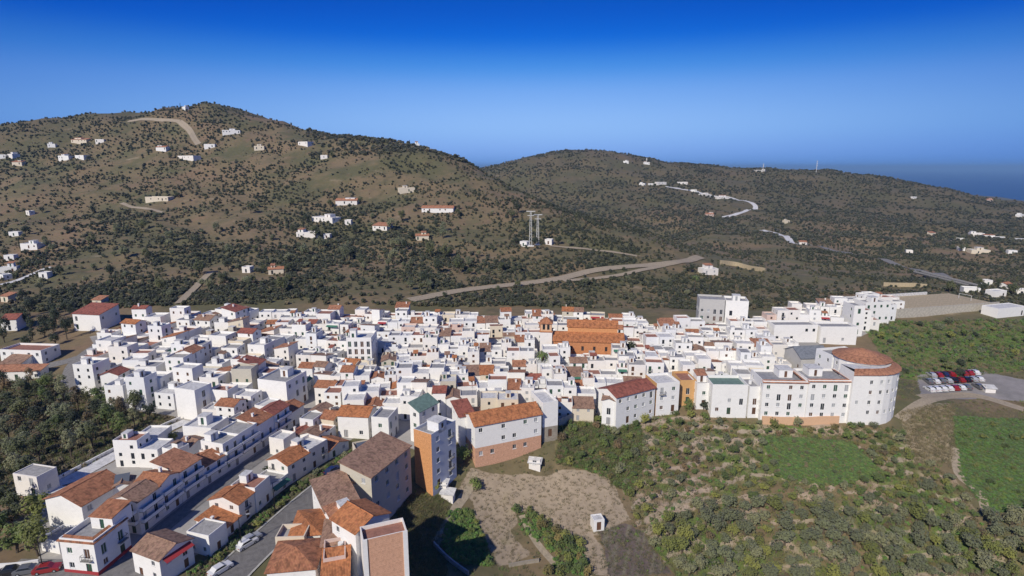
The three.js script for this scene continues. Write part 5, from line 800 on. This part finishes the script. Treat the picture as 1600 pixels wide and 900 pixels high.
{ // hill scrub
  const list = [], far = [], pal = [[.16, .155, .08], [.07, .082, .036], [.10, .105, .046], [.2, .165, .092], [.05, .062, .028], [.06, .072, .032], [.13, .13, .062]];
  for (let i = 0; i < 120000 && list.length < 42000; i++) {
    const d = 262 + 640 * Math.pow(rnd(), 1.25), x = R(-1.12, 1.12) * d, z = -d; if (inside(AREA.town, x, z) || hillRoads.some(([p, w]) => gapTo(p, x, z) < w / 2 + 1.5)) continue;
    const a = fbm(x / 46 + 11, z / 46, 3) + fbm(x / 170, z / 170 + 3, 2) * .8; if (rnd() > sst(-.28, .3, a) * .95 + .05) continue;
    if (taken.some((t) => Math.abs(t.x - x) < 14 && Math.abs(t.z - z) < 14 && hits(footprint(x, z, 1, 1, 0), t))) continue;
    const c = a > .12 ? pick([pal[1], pal[4], pal[5], pal[2]]) : pick(pal), f = R(.75, 1.25); list.push([x, z, R(.28, 1.1) * (1 + d / 1800), [c[0] * f, c[1] * f, c[2] * f], R(.7, 1.1)]);
  }
  for (let i = 0; i < 90000 && far.length < 26000; i++) { const d = R(640, 1480), x = R(-.35, 1.12) * d, z = -d, a = fbm(x / 110 + 31, z / 110, 3); if (hillRoads.some(([p, w]) => gapTo(p, x, z) < w / 2 + 2.5)) continue; if (rnd() > sst(-.22, .3, a) * .9 + .1) continue; const c = pick(pal), f = R(.7, 1.15); far.push([x, z, R(.9, 2.6), [c[0] * f, c[1] * f, c[2] * f], R(.55, .9)]); }
  const scrub = crown(.1, 1.5, 1.6, .75, 44, .46, 7);
  spread('scrub', 'dry scrub and bushes covering the hillside behind the town', 'scrub', scrub, tintM, list); spread('scrub', 'dark scrub covering the far ridge at right', 'scrub', scrub, tintM, far);
}
{ // grass and crops
  const blade = (() => { const g = new Geo(); for (let i = 0; i < 9; i++) { const t = i * 2.4, r = .06 + rnd() * .22, x = Math.cos(t) * r, z = Math.sin(t) * r, l = R(.3, .62); g.tri([x - .05, 0, z], [x + .05, 0, z + .03], [x * 2.1, l, z * 2.1]); } return g.build(); })();
  const crop = crown(.15, .75, .65, .35, 40, .15, 6), grass = [], crops = [];
  const sow = (area, n, cols, s, l, sy) => { const [x0, x1, z0, z1] = area.box; let k = 0; for (let i = 0; i < n * 4 && k < n; i++) { const x = R(x0, x1), z = R(z0, z1); if (!inside(area, x, z) || z > -52) continue; const c = pick(cols), f = R(.75, 1.25); l.push([x, z, R(...s), [c[0] * f, c[1] * f, c[2] * f], sy]); k++; } };
  const dryc = [.27, .22, .115], gr = [.17, .235, .055], lu = [.135, .265, .045], weeds = [];
  sow(AREA.terraces, 9000, [gr, dryc, dryc, gr, [.14, .13, .05]], [.7, 1.4], grass); sow(AREA.meadow, 4200, [[.2, .25, .07], gr, [.24, .19, .1]], [.9, 1.8], grass); sow(AREA.lawn, 2200, [[.16, .175, .055], [.24, .2, .09]], [.7, 1.2], grass); sow(AREA.dirt, 1600, [dryc, [.16, .15, .06]], [.5, 1], grass); sow(AREA.tan, 1800, [dryc, dryc, [.16, .14, .06]], [.7, 1.3], grass); sow(AREA.slopeRight, 4500, [gr, dryc, lu], [.8, 1.6], grass); sow(AREA.wood, 5000, [[.12, .105, .045], [.16, .125, .06], gr], [1, 2], grass); sow(AREA.plot, 900, [[.13, .15, .07], dryc], [.4, .8], grass);
  sow(AREA.bright, 3400, [lu, gr, [.2, .3, .06], [.1, .2, .045]], [.5, 1.1], crops, .55); sow(AREA.right, 3000, [lu, [.12, .21, .05], gr], [.5, 1.2], crops, .6); sow(AREA.herbs, 500, [gr, lu], [.6, 1.2], crops); sow(AREA.meadow, 500, [lu, gr, [.24, .22, .09], [.2, .16, .08]], [.4, 1.2], crops);
  sow(AREA.terraces, 1500, [gr, lu, [.17, .17, .08], [.24, .2, .1], [.12, .16, .06], [.22, .22, .07]], [.35, 1.5], weeds); sow(AREA.slopeRight, 1100, [gr, lu, [.17, .17, .08], [.09, .13, .05]], [.5, 1.8], weeds); sow(AREA.wood, 1100, [[.17, .15, .07], [.12, .14, .05], [.2, .16, .09]], [.6, 2], weeds); sow(AREA.thicket, 260, [gr, lu], [.6, 1.4], weeds);
  for (let i = 0; i < 700; i++) { const t = i / 700, c = new THREE.CatmullRomCurve3(mainRoad.map(([x, z]) => new THREE.Vector3(x, 0, z))).getPointAt(t), o = -R(4.4, 7.5); weeds.push([c.x + o, c.z, R(.25, .9), pick([gr, dryc, [.17, .16, .08], lu])]); }
  { const rest = poly([[560, 760], [720, 700], [880, 660], [1400, 640], [1400, 560], [1640, 560], [1640, 899], [560, 899]]), l0 = weeds.length; const g0 = []; sow(rest, 6000, [dryc, [.2, .18, .08], [.17, .19, .06], gr], [.7, 1.5], g0); sow(rest, 900, [[.2, .17, .09], [.16, .17, .07], gr], [.3, .9], g0.w = []); for (const p of g0) if (!inAny(p[0], p[1], AREA.dirt, AREA.yard, AREA.town, AREA.terraces) && free(footprint(p[0], p[1], .3, .3, 0))) grass.push(p); for (const p of g0.w) if (!inAny(p[0], p[1], AREA.dirt, AREA.yard, AREA.town, AREA.terraces) && free(footprint(p[0], p[1], .3, .3, 0))) weeds.push(p); }
  spread('weeds', 'wild weeds and low growth on the terraces, banks and wood floor', 'weeds', crop, tintM, weeds);
  spread('grass', 'dry and green grass on the slopes below the town', 'grass', blade, tintM, grass); spread('crops', 'low bright green crops in the garden fields', 'crops', crop, tintM, crops);
}
console.log('plants', planted.length);

scene.fog = new THREE.FogExp2(new THREE.Color().setRGB(.34, .62, 1), 0.00007);
renderer.render(scene, camera);
